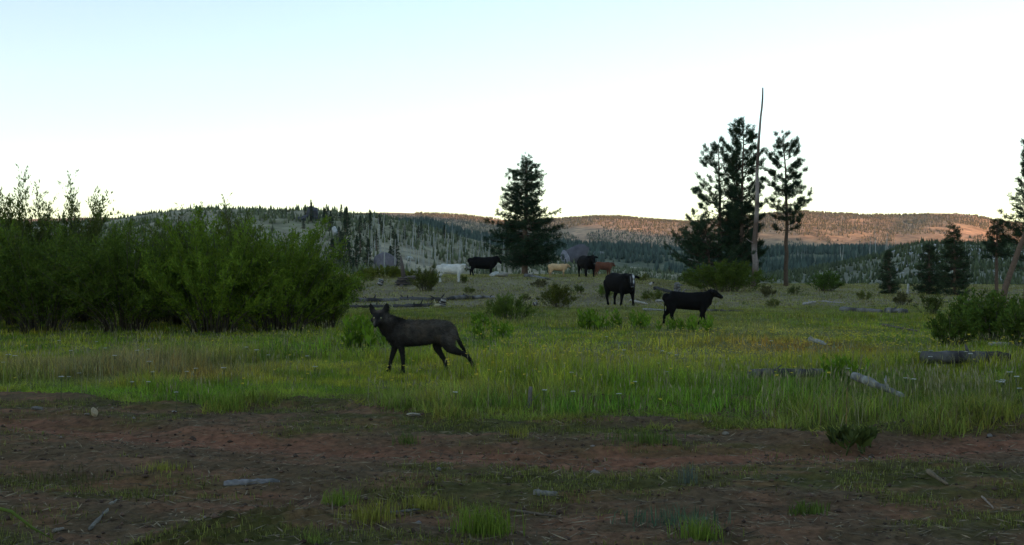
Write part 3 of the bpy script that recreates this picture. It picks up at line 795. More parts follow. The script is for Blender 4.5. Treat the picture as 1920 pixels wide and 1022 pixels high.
# broad leaved plants in clumps
def lily_mesh(seed, n=16, H=.45, W=.8, c=(.10, .17, .014)):
    r = np.random.default_rng(seed); A = Acc(); B = Acc()
    for k in range(n):
        b = np.array([r.normal(0, W * .28), r.normal(0, .18), 0]); h = H * r.uniform(.6, 1.1)
        tip = b + np.array([r.normal(0, .05), r.normal(0, .05), h])
        V, F = tube(np.stack([b - [0, 0, .04], (b + tip) / 2 + r.normal(0, .01, 3), tip]), [.009, .008, .004], 5); A.add(V, F, (.06, .09, .03))
        m = 11; t = np.linspace(.12, 1, m)
        P = b + (tip - b) * t[:, None]; az = np.arange(m) * 2.4 + r.uniform(0, 6)
        D = np.stack([np.cos(az), np.sin(az), np.full(m, .9) + t * .8], 1)
        L = .17 * (1.15 - .5 * t) * r.uniform(.8, 1.2, m)
        V, F = leaves(P, D, L, L * .42, up=np.array([0, 0, 1.0]), r=r); B.add(V, F, np.repeat(np.array(c) * r.uniform(.7, 1.35, (m, 1)), 4, 0))
    return A.mesh('stems', M_leaf), B.mesh('foliage', M_leaf, False)
lm = [lily_mesh(831, 16, .42), lily_mesh(832, 16, .42), lily_mesh(833, 20, .34, 1.1)]
for px, Y, k, s, lab in [
    (1112, 26, 0, 1.0, 'upright broad leaved plant clump below the white faced cow'),
    (1188, 26.5, 1, .95, 'middle broad leaved plant clump between the two nearer cattle'),
    (1283, 25, 2, .95, 'bright broad leaved plant clump hiding the hooves of the black calf'),
    (930, 23, 1, .85, 'broad leaved plants in the grass behind the rump of the wolf'),
    (682, 20, 0, 1.15, 'tall broad leaved plant clump behind the head of the wolf'),
    (700, 24, 1, .9, 'broad leaved plants between the wolf and the dark log'),
    (905, 27, 0, .7, 'small broad leaved plants beside the soft green bush'),
    (1590, 14.2, 0, .75, 'dark broad leaved plant beside the grey log'),
    (745, 21.5, 1, .7, 'broad leaved plants above the back of the wolf')]:
    put_bush('leafy_plant', lm[k], at(px, Y), lab, 'plant', 'broad leaved plant clumps', rnd.uniform(-.3, .3), s)

# ------------------------------------------------------------------ logs, stumps, sticks
def log_obj(name, a, b, r0, r1, label, seed, c=(.20, .18, .16), c2=None, cat='log', lift=.6, stubs=2, bend=.02, group=None):
    r = np.random.default_rng(seed)
    a = np.array(a, float); b = np.array(b, float)
    a[2] += r0 * lift; b[2] += r1 * lift
    n = 16; q = np.linspace(0, 1, n)[:, None]; L = np.linalg.norm(b - a)
    ax = (b - a) * q + np.cumsum(r.normal(0, bend * L / n, (n, 3)), 0) * np.array([1, 1, .5])
    rad = (r0 + (r1 - r0) * q[:, 0]) * r.uniform(.85, 1.12, n)
    rad[0] *= .8; rad[-1] *= .7
    A = Acc(); V, F = tube(ax, rad, 10, jit=.14, seed=seed)
    C = np.array(c) * r.uniform(.7, 1.25, (len(V), 1))
    if c2 is not None:
        w = np.append(np.repeat(S((fbm(np.arange(n) * .55 + seed, np.zeros(n), seed, 2) - .42) / .15), 10), [0, 0])[:, None]
        C = C * (1 - w) + np.array(c2) * w
    A.add(V, F, C)
    for k in range(stubs):
        i = r.integers(2, n - 2); d = unit(r.normal(size=3) + np.array([0, 0, .8])); L2 = r.uniform(1.2, 3) * r0
        V, F = tube(np.stack([ax[i], ax[i] + d * L2 * .6, ax[i] + d * L2]), [r0 * .3, r0 * .24, r0 * .08], 5); A.add(V, F, np.array(c) * .9)
    o = A.build(name, M_dead, None, tuple(a))
    return tag(o, label, cat, group)
def gp(px, py, ymin=3): return hit(px, py, ymin, base_z)
def near(px, Y):
    x = (px - 960) / FPX * Y
    return np.array([x, Y, float(base_z(x, Y))])
DK = (.035, .032, .03); GY = (.22, .21, .20); PL = (.32, .30, .27)
log_obj('fallen_log', near(640, 44.5), near(748, 45.0), .13, .10, 'charred log with pale streaks lying just outside the willow thicket', 901, DK, (.13, .12, .11), stubs=6, bend=.14, lift=.35)
log_obj('fallen_log', near(752, 45.8), near(845, 45.2), .12, .09, 'charred log lying end to end between two others behind the wolf', 898, DK, (.08, .075, .07), stubs=6, bend=.16, lift=.3)
log_obj('fallen_log', near(838, 46.0), near(926, 48), .10, .06, 'thinner charred log with a bleached tip pointing at the soft green bush', 899, DK, (.20, .19, .18), stubs=5, bend=.14, lift=.45)
log_obj('fallen_log', near(645, 40.5), near(735, 41.3), .10, .08, 'black log lying low in the grass above the head of the wolf', 902, (.025, .022, .02), (.06, .055, .05), stubs=5, bend=.14, lift=.25)
log_obj('fallen_log', near(738, 41.0), near(826, 41.8), .10, .08, 'black log that ends at the white splintered stump', 900, (.025, .022, .02), (.07, .065, .06), stubs=5, bend=.16, lift=.3)
log_obj('log_stump', near(829, 41.5), near(829, 41.5) + np.array([.06, 0, .28]), .14, .09, 'white splintered stump at the end of the black log', 903, PL, DK, 'stump', .2, 2)
log_obj('log_stump', near(822, 40.8), near(816, 40.5) + np.array([0, 0, .05]), .09, .06, 'yellowish broken wood lump beside the white stump', 904, (.36, .31, .18), None, 'stump')
log_obj('log_stump', near(712, 56), near(712, 56) + np.array([.1, 0, .30]), .16, .12, 'grey capped stump below the juniper mat', 905, GY, DK, 'stump', .2, 2)
log_obj('log_stump', near(757, 56), near(757, 56) + np.array([.0, 0, .38]), .42, .36, 'wide low brown rotten stump beside the dark olive bush', 906, (.11, .09, .08), DK, 'stump', .1, 4)
log_obj('log_stump', near(1000, 41), near(1008, 41) + np.array([0, 0, .10]), .09, .06, 'black and white broken log end beside the dome shaped bush', 907, PL, DK, 'stump')
log_obj('fallen_log', near(985, 66), near(1030, 62), .15, .08, 'dark grey log lying beneath the tall conifer', 908, (.12, .12, .12), DK)
log_obj('fallen_branch', near(1182, 45), near(1214, 43), .055, .035, 'pale fallen branch beside the white faced cow', 909, (.34, .32, .28), None, 'branch', 1.2, 1)
log_obj('fallen_branch', near(1230, 45), near(1275, 46), .05, .03, 'pale stick lying behind the black calf', 910, (.32, .30, .27), None, 'branch', 1.2, 1)
log_obj('fallen_branch', near(1205, 37.5), near(1255, 37.5), .045, .03, 'grey stick in the grass behind the hind legs of the black calf', 911, (.24, .23, .2), None, 'branch', 1.2, 1)
log_obj('fallen_log', near(1325, 37.5), near(1395, 37), .06, .04, 'thin dark log lying in front of the black calf', 912, (.10, .09, .07), DK, stubs=1)
log_obj('log_stump', near(1270, 52), near(1268, 52) + np.array([.04, .05, .62]), .20, .13, 'grey upturned stump at the edge of the wide juniper', 913, (.15, .14, .13), (.07, .065, .06), 'stump', .1, 4)
log_obj('fallen_log', near(1262, 51), near(1292, 50.5) + np.array([0, 0, .10]), .20, .08, 'pale pointed log leaning on the upturned stump', 914, (.20, .18, .16), (.10, .09, .08))
log_obj('fallen_log', near(1228, 56), near(1262, 54), .12, .09, 'black log leading to the upturned stump', 915, DK, None)
log_obj('fallen_log', near(1218, 60), near(1226, 60) + np.array([0, 0, .2]), .09, .06, 'little black and white broken snag on the slope', 916, DK, PL, 'stump')
log_obj('fallen_log', near(1575, 37), near(1655, 36), .10, .08, 'dark grey log in the grass below the rounded bush', 917, (.06, .055, .05), (.14, .13, .12))
log_obj('fallen_log', near(1660, 36), near(1702, 35.5), .12, .10, 'short thick grey log end to end with the dark grey log', 918, (.07, .065, .06), (.16, .15, .14))
log_obj('fallen_branch', near(1655, 28), near(1725, 25.5), .035, .025, 'thin dark branch slanting towards the shrub bank', 919, (.10, .08, .065), None, 'branch', 1.2, 2)
log_obj('fallen_branch', near(1505, 42), near(1530, 42) + np.array([0, 0, .12]), .06, .03, 'pale broken branch lying on the bare rise', 920, (.30, .28, .26), None, 'branch', 1, 3)
log_obj('fallen_branch', near(1540, 46), near(1585, 44), .05, .03, 'grey broken branch on the bare rise', 921, (.24, .22, .21), None, 'branch', 1, 4)
log_obj('fallen_branch', near(1518, 20.9), near(1548, 20.3), .05, .035, 'short pale log with a bright tip in the yellow flowers', 922, (.24, .23, .20), None, 'log', 2.4, 1)
log_obj('fallen_log', near(1405, 14.6), near(1552, 14.9), .07, .06, 'grey log half sunk in the tall grass with a dark end', 923, (.12, .11, .095), (.05, .045, .04), lift=1.5)
log_obj('fallen_log', near(1560, 14.9), near(1620, 15.6), .05, .04, 'brown log piece sunk in grass beside the dark leaved plant', 924, (.13, .11, .095), None, lift=1.2)
log_obj('fallen_log', near(1730, 16.0), near(1892, 16.2), .10, .08, 'dark grey log lying in the rank grass below the shrub bank', 925, (.09, .085, .08), (.035, .03, .03), lift=1.8)
log_obj('fallen_branch', near(1856, 19.6), near(1935, 20.2), .04, .03, 'pale thin log at the foot of the shrub bank', 926, (.30, .28, .25), None, 'log', 2.5, 1)
log_obj('fallen_branch', near(1600, 12.6), near(1694, 11.75), .055, .025, 'bleached whitish branch slanting down through the grass', 927, (.24, .24, .22), (.12, .115, .105), 'branch', 4.5, 2)
log_obj('fallen_branch', near(420, 7.60), near(524, 7.62), .030, .022, 'flat grey weathered stick lying on the dirt track', 928, (.17, .16, .16), (.10, .095, .09), 'stick', .35, 0, .006)
log_obj('fallen_branch', near(1000, 7.12), near(1046, 7.10), .022, .018, 'short dull grey wood chip on the track', 929, (.15, .14, .12), None, 'stick', .5, 0)
log_obj('fallen_branch', near(168, 6.25), near(218, 7.0), .014, .008, 'forked grey stick lying by the tyre prints', 930, (.13, .12, .10), None, 'stick', 1, 3)
log_obj('fallen_branch', near(100, 6.1), near(118, 6.22), .012, .008, 'short pale stick on the near dirt', 931, (.17, .15, .12), None, 'stick', 1, 0)
log_obj('fallen_branch', near(1740, 7.75), near(1778, 7.45), .020, .010, 'tan curved stick on the near side of the track', 932, (.13, .10, .065), None, 'stick', 1, 1, .04)
log_obj('fallen_branch', near(1842, 7.1), near(1862, 6.75), .008, .005, 'thin pale bent twig on the dirt', 933, (.22, .17, .13), None, 'stick', 1, 0, .06)
log_obj('fallen_branch', near(955, 6.75), near(1045, 6.62), .010, .006, 'long thin brown stick on the near dirt', 934, (.11, .085, .06), None, 'stick', 1, 1)
log_obj('fallen_branch', near(725, 6.45), near(787, 6.7), .010, .006, 'thin grey stick beside the near grass tuft', 935, (.11, .10, .085), None, 'stick', 1, 1)
o = snag_mesh((0, 0, -.1), (.03, 0, .55), .07, .05, 940, 1, (.30, .29, .26), None, 6, 7).build('wooden_post', M_dead, None, tuple(at(1702, 56)))
tag(o, 'short whitish post between the young pines', 'post')
o = snag_mesh((0, 0, -.05), (.02, 0, .22), .028, .02, 941, 1, (.13, .115, .10), None, 6, 7).build('wooden_stake', M_dead, None, tuple(near(992, 11.5)))
tag(o, 'small grey stake standing in the grass at the track edge', 'stake')

# ------------------------------------------------------------------ animals
def organic(name, chains, voxel, smooth=8, mat=None):
    A = Acc()
    for ch in chains:
        pts = [c[0] for c in ch['p']]; rad = [c[1] for c in ch['p']]
        pts = np.array(pts, float); rad = np.array([[q, q] if np.isscalar(q) else q for q in rad], float)
        # resample smooth
        n = len(pts); t = np.arange(n); tt = np.linspace(0, n - 1, (n - 1) * 5 + 1)
        def cr(a):
            i = np.clip(tt.astype(int), 0, n - 2); f = (tt - i)[:, None]
            p0 = a[np.clip(i - 1, 0, n - 1)]; p1 = a[i]; p2 = a[i + 1]; p3 = a[np.clip(i + 2, 0, n - 1)]
            return .5 * (2 * p1 + (p2 - p0) * f + (2 * p0 - 5 * p1 + 4 * p2 - p3) * f ** 2 + (3 * p1 - p0 - 3 * p2 + p3) * f ** 3)
        P = cr(pts); R = np.maximum(cr(rad), voxel * .55)
        # rounded ends
        d0 = unit(P[0] - P[1]); d1 = unit(P[-1] - P[-2])
        e0 = [(P[0] + d0 * R[0].min() * s, R[0] * math.sqrt(1 - s * s)) for s in (.92, .7, .4)]
        e1 = [(P[-1] + d1 * R[-1].min() * s, R[-1] * math.sqrt(1 - s * s)) for s in (.4, .7, .92)]
        if not ch.get('round', True): e0 = e1 = []
        P = np.vstack([[e[0] for e in e0], P, [e[0] for e in e1]]) if e0 else P
        R = np.vstack([[e[1] for e in e0], R, [e[1] for e in e1]]) if e0 else R
        V, F = tube(P, R, 16, side=ch.get('side', (0, 1, 0)))
        A.add(V, F)
    me = A.mesh('tmp', mat)
    o = bpy.data.objects.new('tmp', me); col.objects.link(o)
    md = o.modifiers.new('r', 'REMESH'); md.mode = 'VOXEL'; md.voxel_size = voxel; md.use_smooth_shade = True
    m2 = o.modifiers.new('s', 'SMOOTH'); m2.factor = .5; m2.iterations = smooth
    dg = bpy.context.evaluated_depsgraph_get(); dg.update()
    ev = o.evaluated_get(dg)
    me2 = bpy.data.meshes.new_from_object(ev)
    bpy.data.objects.remove(o)
    me2.name = name
    me2.materials.clear(); me2.materials.append(mat)
    n = len(me2.polygons); me2.polygons.foreach_set('use_smooth', np.ones(n, dtype=bool))
    return me2

def coords(me):
    a = np.empty(len(me.vertices) * 3, dtype=np.float32); me.vertices.foreach_get('co', a); return a.reshape(-1, 3).astype(float)
def paint(me, C):
    for a in list(me.color_attributes): me.color_attributes.remove(a)
    at_ = me.color_attributes.new('Col', 'FLOAT_COLOR', 'POINT')
    c4 = np.ones((len(C), 4), dtype=np.float32); c4[:, :3] = C
    at_.data.foreach_set('color', c4.ravel())

def ball(c, r, colr, k=8):
    th = np.linspace(0, np.pi, k); V = []
    ph = np.linspace(0, 2 * np.pi, k + 2, endpoint=False)
    P = np.stack([np.zeros(k), np.zeros(k), np.cos(th) * r], 1) + np.array(c)
    return tube(P, np.sin(th) * r + 1e-5, 10, side=(1, 0, 0)) + (colr,)

# --- wolf: faces -X, left flank towards the camera (-Y), head turned to the camera
def build_wolf():
    Yw = 15.3; x0 = ((660 + 800 / 6.01) - 960) / FPX * Yw
    z0 = float(ground_h(x0, Yw))
    W = empty('wolf', (x0, Yw, z0))
    tag(W, 'black wolf with grizzled flanks standing side-on and looking at the camera', 'wolf')
    def q(zx, zy, y=0.0): return ((zx - 800) / 793, y, (926 - zy) / 793)
    n, f = -.085, .085
    ch = []
    # trunk: (side radius, vertical radius)
    ch.append(dict(p=[(q(455, 475), (.09, .135)), (q(520, 472), (.118, .176)), (q(600, 475), (.128, .188)), (q(700, 475), (.126, .182)), (q(800, 468), (.122, .172)), (q(900, 450), (.110, .155)), (q(990, 448), (.104, .148)), (q(1070, 460), (.10, .135)), (q(1130, 490), (.075, .085))]))
    # neck, rising and bending to the camera
    ch.append(dict(p=[(q(560, 450), (.105, .165)), (q(480, 420), (.10, .160)), (q(410, 372, -.02), (.10, .140)), (q(350, 310, -.05), (.092, .105))]))
    # skull, cheeks, muzzle
    ch.append(dict(p=[(q(350, 275, -.03), (.080, .080)), (q(325, 280, -.09), (.090, .084)), (q(316, 305, -.145), (.072, .064)), (q(306, 338, -.195), (.044, .044)), (q(298, 362, -.235), (.037, .036)), (q(294, 376, -.252), (.027, .026))], side=(1, -.15, 0)))
    ch.append(dict(p=[(q(258, 325, -.10), .036), (q(325, 345, -.10), .055), (q(395, 322, -.06), .046)]))     # cheek ruff
    ch.append(dict(p=[(q(296, 392, -.222), .017), (q(304, 374, -.185), .026), (q(315, 360, -.13), .038)]))       # lower jaw
    # ears
    ch.append(dict(p=[(q(262, 245, -.085), (.046, .020)), (q(243, 198, -.08), (.040, .016)), (q(230, 160, -.075), (.023, .012)), (q(224, 140, -.073), (.008, .008))], side=(1, -.1, 0)))
    ch.append(dict(p=[(q(382, 240, -.065), (.046, .020)), (q(394, 193, -.06), (.040, .016)), (q(399, 157, -.055), (.023, .012)), (q(401, 138, -.055), (.008, .008))], side=(1, -.1, 0)))
    # shoulders and fore legs
    ch.append(dict(p=[(q(540, 420, n * .75), (.05, .08)), (q(530, 520, n * .9), (.055, .075)), (q(560, 610, n), (.045, .052)), (q(578, 690, n), (.034, .038)), (q(585, 770, n), (.027, .030)), (q(585, 850, n), (.023, .026)), (q(580, 905, n), (.027, .034)), (q(560, 916, n), (.028, .022))]))
    ch.append(dict(p=[(q(500, 430, f * .75), (.05, .08)), (q(475, 540, f * .9), (.052, .072)), (q(480, 630, f), (.042, .048)), (q(455, 720, f), (.032, .036)), (q(435, 790, f), (.026, .028)), (q(420, 860, f), (.022, .025)), (q(405, 908, f), (.027, .034)), (q(383, 917, f), (.028, .021))]))
    # hind legs: near leg stretched back, far leg under the belly
    ch.append(dict(p=[(q(1075, 450, n * .6), (.055, .115)), (q(1075, 540, n * .9), (.06, .105)), (q(1095, 620, n), (.05, .080)), (q(1180, 672, n), (.038, .048)), (q(1270, 705, n), (.028, .034)), (q(1320, 760, n), (.023, .028)), (q(1362, 840, n), (.020, .024)), (q(1392, 905, n), (.025, .032)), (q(1375, 917, n), (.027, .02))]))
    ch.append(dict(p=[(q(1030, 470, f * .6), (.055, .10)), (q(985, 560, f * .9), (.055, .085)), (q(950, 625, f), (.045, .062)), (q(985, 700, f), (.035, .042)), (q(1030, 770, f), (.029, .034)), (q(1046, 830, f), (.024, .028)), (q(1048, 895, f), (.026, .032)), (q(1030, 914, f), (.029, .022))]))
    # tail
    ch.append(dict(p=[(q(1125, 440), .026), (q(1165, 485, .01), .026), (q(1190, 550, .02), .028), (q(1222, 610, .03), .027), (q(1258, 665, .035), .020), (q(1275, 695, .035), .008)]))
    me = organic('body', ch, .011, 7, M_fur)
    V = coords(me)
    def furcol(V):
        x = V[:, 0] * 793 + 800; zy = 926 - V[:, 2] * 793
        blk = np.array([.015, .0138, .0132]); gry = np.array([.095, .083, .072]); brn = np.array([.095, .070, .050])
        n1 = fbm(V[:, 0] * 9, V[:, 2] * 9 + V[:, 1] * 4, 5, 3)
        saddle = np.exp(-((zy - 335) / 45) ** 2) * S((x - 560) / 80) * S((1130 - x) / 60)
        flank = S((x - 480) / 200) * S((1200 - x) / 60) * S((610 - zy) / 120) * S((zy - 330) / 60)
        thigh = np.exp(-((x - 1130) / 55) ** 2 - ((zy - 520) / 90) ** 2)
        ruff = np.exp(-((x - 425) / 40) ** 2 - ((zy - 300) / 45) ** 2)
        brow = np.exp(-((x - 318) / 40) ** 2 - ((zy - 215) / 24) ** 2) + .5 * np.exp(-((np.abs(x - 316) - 42) / 22) ** 2 - ((zy - 325) / 22) ** 2)
        muz = .7 * np.exp(-((x - 282) / 14) ** 2 - ((zy - 350) / 30) ** 2)
        neck = np.exp(-((x - 500) / 95) ** 2 - ((zy - 430) / 110) ** 2) * .32 * (.3 + 1.4 * n1)
        w = np.clip(neck + saddle * .8 + flank * .75 * (.2 + 1.5 * n1) + thigh * 1.0 + ruff * .9 + brow * 1.1 + muz * .8, 0, 1)[:, None]
        b = (S((n1 - .45) / .2) * .5)[:, None]
        return blk * (1 - w) + (gry * (1 - b) + brn * b) * w
    paint(me, furcol(V))
    body = link('body', me, W)
    # fur: short hairs lying back along the body
    me.calc_loop_triangles()
    tri = np.array([t.vertices[:] for t in me.loop_triangles]); r = np.random.default_rng(1)
    a, b, c = V[tri[:, 0]], V[tri[:, 1]], V[tri[:, 2]]
    nn = np.cross(b - a, c - a); ar = np.linalg.norm(nn, axis=1); nn = unit(nn)
    k = r.choice(len(tri), 26000, p=ar / ar.sum()); u = r.uniform(0, 1, (len(k), 2)); fl = u.sum(1) > 1; u[fl] = 1 - u[fl]
    P = a[k] + (b - a)[k] * u[:, :1] + (c - a)[k] * u[:, 1:]
    N = nn[k]
    zy = 926 - P[:, 2] * 793; xx = P[:, 0] * 793 + 800
    flow = np.stack([np.full(len(P), .9), np.zeros(len(P)), np.full(len(P), -.55)], 1)
    leg = S((zy - 600) / 80)[:, None]; flow = flow * (1 - leg) + np.array([.15, 0, -1.0]) * leg
    head = S((430 - xx) / 60)[:, None] * S((440 - zy) / 40)[:, None]
    flow = flow * (1 - head) + np.array([.3, .8, .1]) * head
    flow = flow - N * (flow * N).sum(1, keepdims=True)
    Dd = unit(unit(flow) + N * .36 + r.normal(0, .20, P.shape))
    L = np.where(zy < 600, .060, .024) * r.uniform(.5, 1.3, len(P)); L = np.where(head[:, 0] > .5, .016, L)
    tail = (xx > 1150); L = np.where(tail & (zy < 700), .026, L)
    Vf, Ff = needles(P - N * .004, Dd, L, .0065, r)
    A = Acc(); A.add(Vf, Ff, np.repeat(furcol(P) * r.uniform(.6, 1.5, (len(P), 1)), 3, 0))
    A.build('fur', M_fur, W, smooth=False)
    def front(zx, zy):
        qx, _, qz = q(zx, zy); d2 = (V[:, 0] - qx) ** 2 + (V[:, 2] - qz) ** 2
        k = np.argsort(d2)[:12]; return np.array([qx, V[k, 1].min(), qz])
    for zx in (278, 352):
        E = Acc(); v, fc, cc = ball(front(zx, 298) + np.array([0, .004, 0]), .012, (.30, .26, .12)); E.add(v, fc, cc); E.build('eye', M_eye, W)
    E = Acc(); v, fc, cc = ball(front(294, 376) + np.array([0, .004, 0]), .018, (.006, .006, .006)); E.add(v, fc, cc); E.build('nose', M_eye, W)
build_wolf()

# --- cattle: local heading +X, base at origin
def cow_mesh(H, seed, kind='cow', head_up=.0, turn=0.0, walk=0.0, graze=False):
    """H shoulder height. heading +X. turn = head yaw"""
    calf = kind == 'calf'
    L = H * (1.27 if calf else 1.24)             # chest to rump
    w = H * (.20 if calf else .26)
    fx_ = np.array([-.50, -.43, -.30, -.10, .10, .28, .40, .46]) * L
    topl = np.array([.93, .985, .985, .955, .945, .97, .95, .90]) * H
    botl = (np.array([.66, .52, .48, .45, .425, .42, .46, .54]) if calf else np.array([.62, .47, .40, .36, .34, .34, .40, .50])) * H
    ww = np.array([.62, .86, 1.0, 1.08, 1.08, .96, .80, .60]) * w
    zc = H * .70 if calf else H * .66; g = H * .28 if calf else H * .33
    ch = [dict(p=[((fx_[i], 0, (topl[i] + botl[i]) / 2), (ww[i], (topl[i] - botl[i]) / 2)) for i in range(8)])]
    hz = H * (1.06 + head_up); hx = L * .5 + H * .28
    cy, sy = math.cos(turn), math.sin(turn)
    nb = np.array([L * .34, 0, zc + g * .06])
    hd = np.array([L * .45 + H * (.11 if calf else .16) * cy, H * .16 * sy, hz * (.875 if calf else .85)])
    ch.append(dict(p=[(nb, (w * .74, g * .88)), (nb * .5 + hd * .5 + np.array([0, 0, -.03 * H]), (w * .62, g * .70)), (hd + np.array([0, 0, -.02 * H]), (w * .46, g * .38))]))
    fw = np.array([cy, sy, 0]); dn = np.array([0, 0, -1.0]); sd = np.array([-sy, cy, 0])
    hl = H * (.33 if calf else .37); fa, da = (.90, .46) if calf else (.62, .78)
    ch.append(dict(p=[(hd - fw * H * .03, (H * .10, H * .09)), (hd + fw * hl * .30 * fa + dn * hl * .26 * da, (H * .092, H * .105)), (hd + fw * hl * .64 * fa + dn * hl * .62 * da, (H * .070, H * .076)), (hd + fw * hl * .92 * fa + dn * hl * .92 * da, (H * .068, H * .062))], side=tuple(sd)))
    for s in (-1, 1):
        e0 = hd + sd * s * H * .07 + np.array([0, 0, H * .02])
        ch.append(dict(p=[(e0, (H * .032, H * .024)), (e0 + sd * s * H * .10 + dn * H * .015, (H * .050, H * .024)), (e0 + sd * s * H * .19 + dn * H * .04, (H * .022, H * .018))], side=(0, 0, 1)))
    lw = w * .62; k = H * (.056 if calf else .060)
    for s in (-1, 1):
        wf = walk * s
        fx = L * .33
        ch.append(dict(p=[((fx, s * lw * .9, zc - g * .1), (k * 1.6, k * 2.6)), ((fx + .01, s * lw, H * .46), (k * 1.3, k * 1.7)), ((fx + wf * .35, s * lw, H * .27), (k * .85, k * .95)), ((fx + wf * .55, s * lw, H * .13), (k * .60, k * .68)), ((fx + wf * .75, s * lw, H * .045), (k * .70, k * .85)), ((fx + wf * .78 + k * .3, s * lw, H * .012), (k * .72, k * .6))]))
        bx = -L * .40; wb_ = -walk * s
        ch.append(dict(p=[((bx, s * lw * .9, zc + g * .1), (k * 1.9, k * 3.4)), ((bx + H * .02, s * lw, H * .52), (k * 1.5, k * 2.5)), ((bx - H * .02 + wb_ * .2, s * lw, H * .38), (k * 1.0, k * 1.4)), ((bx - H * .07 + wb_ * .45, s * lw, H * .27), (k * .8, k * .95)), ((bx - H * .05 + wb_ * .65, s * lw, H * .13), (k * .58, k * .66)), ((bx - H * .04 + wb_ * .8, s * lw, H * .045), (k * .7, k * .85)), ((bx - H * .03 + wb_ * .82 + k * .3, s * lw, H * .012), (k * .72, k * .6))]))
    tb = np.array([-.49 * L, 0, H * .87])
    ch.append(dict(p=[(tb, H * .022), (tb + [-H * .045, 0, -H * .10], H * .022), (tb + [-H * .065, 0, -H * .32], H * .018), (tb + [-H * .06, 0, -H * .50], H * .026), (tb + [-H * .055, 0, -H * .60], H * .012)]))
    me = organic('body', ch, H * .018, 6, M_hide)
    info = dict(hd=hd, fw=fw, sd=sd, hl=hl, H=H, L=L, zc=zc, g=g, w=w, fa=fa, da=da)
    return me, info

def cow(label, px, Y, H, heading, kind, base, seed, patch=None, **kw):
    p = at(px, Y)
    E = empty('cow' if kind == 'cow' else 'calf', tuple(p), heading)
    tag(E, label, 'cow' if kind == 'cow' else 'calf', 'cattle in the meadow')
    me, I = cow_mesh(H, seed, kind, **kw)
    V = coords(me)
    C = np.array(base) * (.8 + .4 * fbm(V[:, 0] * 3, V[:, 2] * 3 + V[:, 1], seed, 3))[:, None]
    if patch: C = patch(V, C, I)
    paint(me, C)
    link('body', me, E)
    hd, fw, sd, hl = I['hd'], I['fw'], I['sd'], I['hl']
    for s in (-1, 1):
        A = Acc(); v, f, c = ball(hd + fw * hl * .34 * I['fa'] + sd * s * H * .094 + np.array([0, 0, -hl * .2 * I['da']]), H * .013, (.01, .008, .006)); A.add(v, f, c); A.build('eye', M_eye, E)
    A = Acc(); v, f, c = ball(hd + fw * hl * 1.0 * I['fa'] + np.array([0, 0, -hl * .97 * I['da']]), H * .05, np.array(base) * .4 + .004); A.add(v, f, c); A.build('nose', M_eye, E)
    return E
BLK = (.007, .0065, .0065)
def white_face(V, C, I):
    d = V - I['hd']; a = d @ I['fw']; s = d @ I['sd']; z = d[:, 2]; H = I['H']
    inh = S((a + .02) / .05)
    m1 = np.exp(-((s - .055 * H) / (.03 * H)) ** 2 - ((z - .02 * H) / (.055 * H)) ** 2)
    m2 = np.exp(-((s - .045 * H) / (.022 * H)) ** 2 - ((z + .13 * H) / (.05 * H)) ** 2)
    m3 = np.exp(-((s + .04 * H) / (.010 * H)) ** 2) * S((.05 * H - z) / .03) * S((z + .18 * H) / .05) * .35
    w = np.clip((m1 + m2) * 1.25 + m3 * .6, 0, 1)[:, None] * inh[:, None]
    return C * (1 - w) + np.array([.55, .53, .52]) * w
def dark_face(V, C, I):
    d = V - I['hd']; w = S((d @ I['fw'] - I['hl'] * .35) / (.2 * I['hl']))[:, None] * .8
    return C * (1 - w) + np.array([.05, .045, .04]) * w
def tan_patch(V, C, I):
    w = (S((V[:, 2] / I['H'] - .75) / .2) * .5 * S((.25 - V[:, 0] / I['L']) / .3))[:, None]
    d = S((.40 * I['H'] - V[:, 2]) / .1)[:, None] * .6
    C = C * (1 - w) + np.array([.50, .38, .22]) * w
    return C * (1 - d) + np.array([.10, .06, .04]) * d
hp = math.pi
cow('black calf standing side-on in the open grass near the broad leaved plants', 1290, 27.6, .87, 0.06, 'calf', BLK, 1001, head_up=.03, turn=-.12, walk=.15)
cow('black cow with white blaze on its face walking forward', 1163, 42.3, 1.30, -hp / 2 + .42, 'cow', BLK, 1002, white_face, head_up=-.06, turn=-.32, walk=.14)
cow('plain black cow facing forward beside the red calf', 1100, 68, 1.40, -hp / 2 + .30, 'cow', BLK, 1003, head_up=-.02, turn=.0, walk=.05)
cow('tan calf walking below the granite dome', 1046, 70, .86, .10, 'calf', (.50, .33, .18), 1004, tan_patch, head_up=-.05, turn=.35, walk=.05)
cow('red brown calf half hidden behind the plain black cow', 1131, 72, 1.0, .5, 'calf', (.13, .055, .035), 1005, head_up=-.08, turn=.2)
cow('large black cow standing side-on by the pale boulder', 905, 76, 1.38, .10, 'cow', BLK, 1006, head_up=.03, turn=.2, walk=.1)
cow('white calf with dark muzzle standing beside the dark olive bush', 845, 59, 1.02, .04, 'calf', (.52, .50, .46), 1007, dark_face, head_up=-.03, turn=-.45, walk=.03)

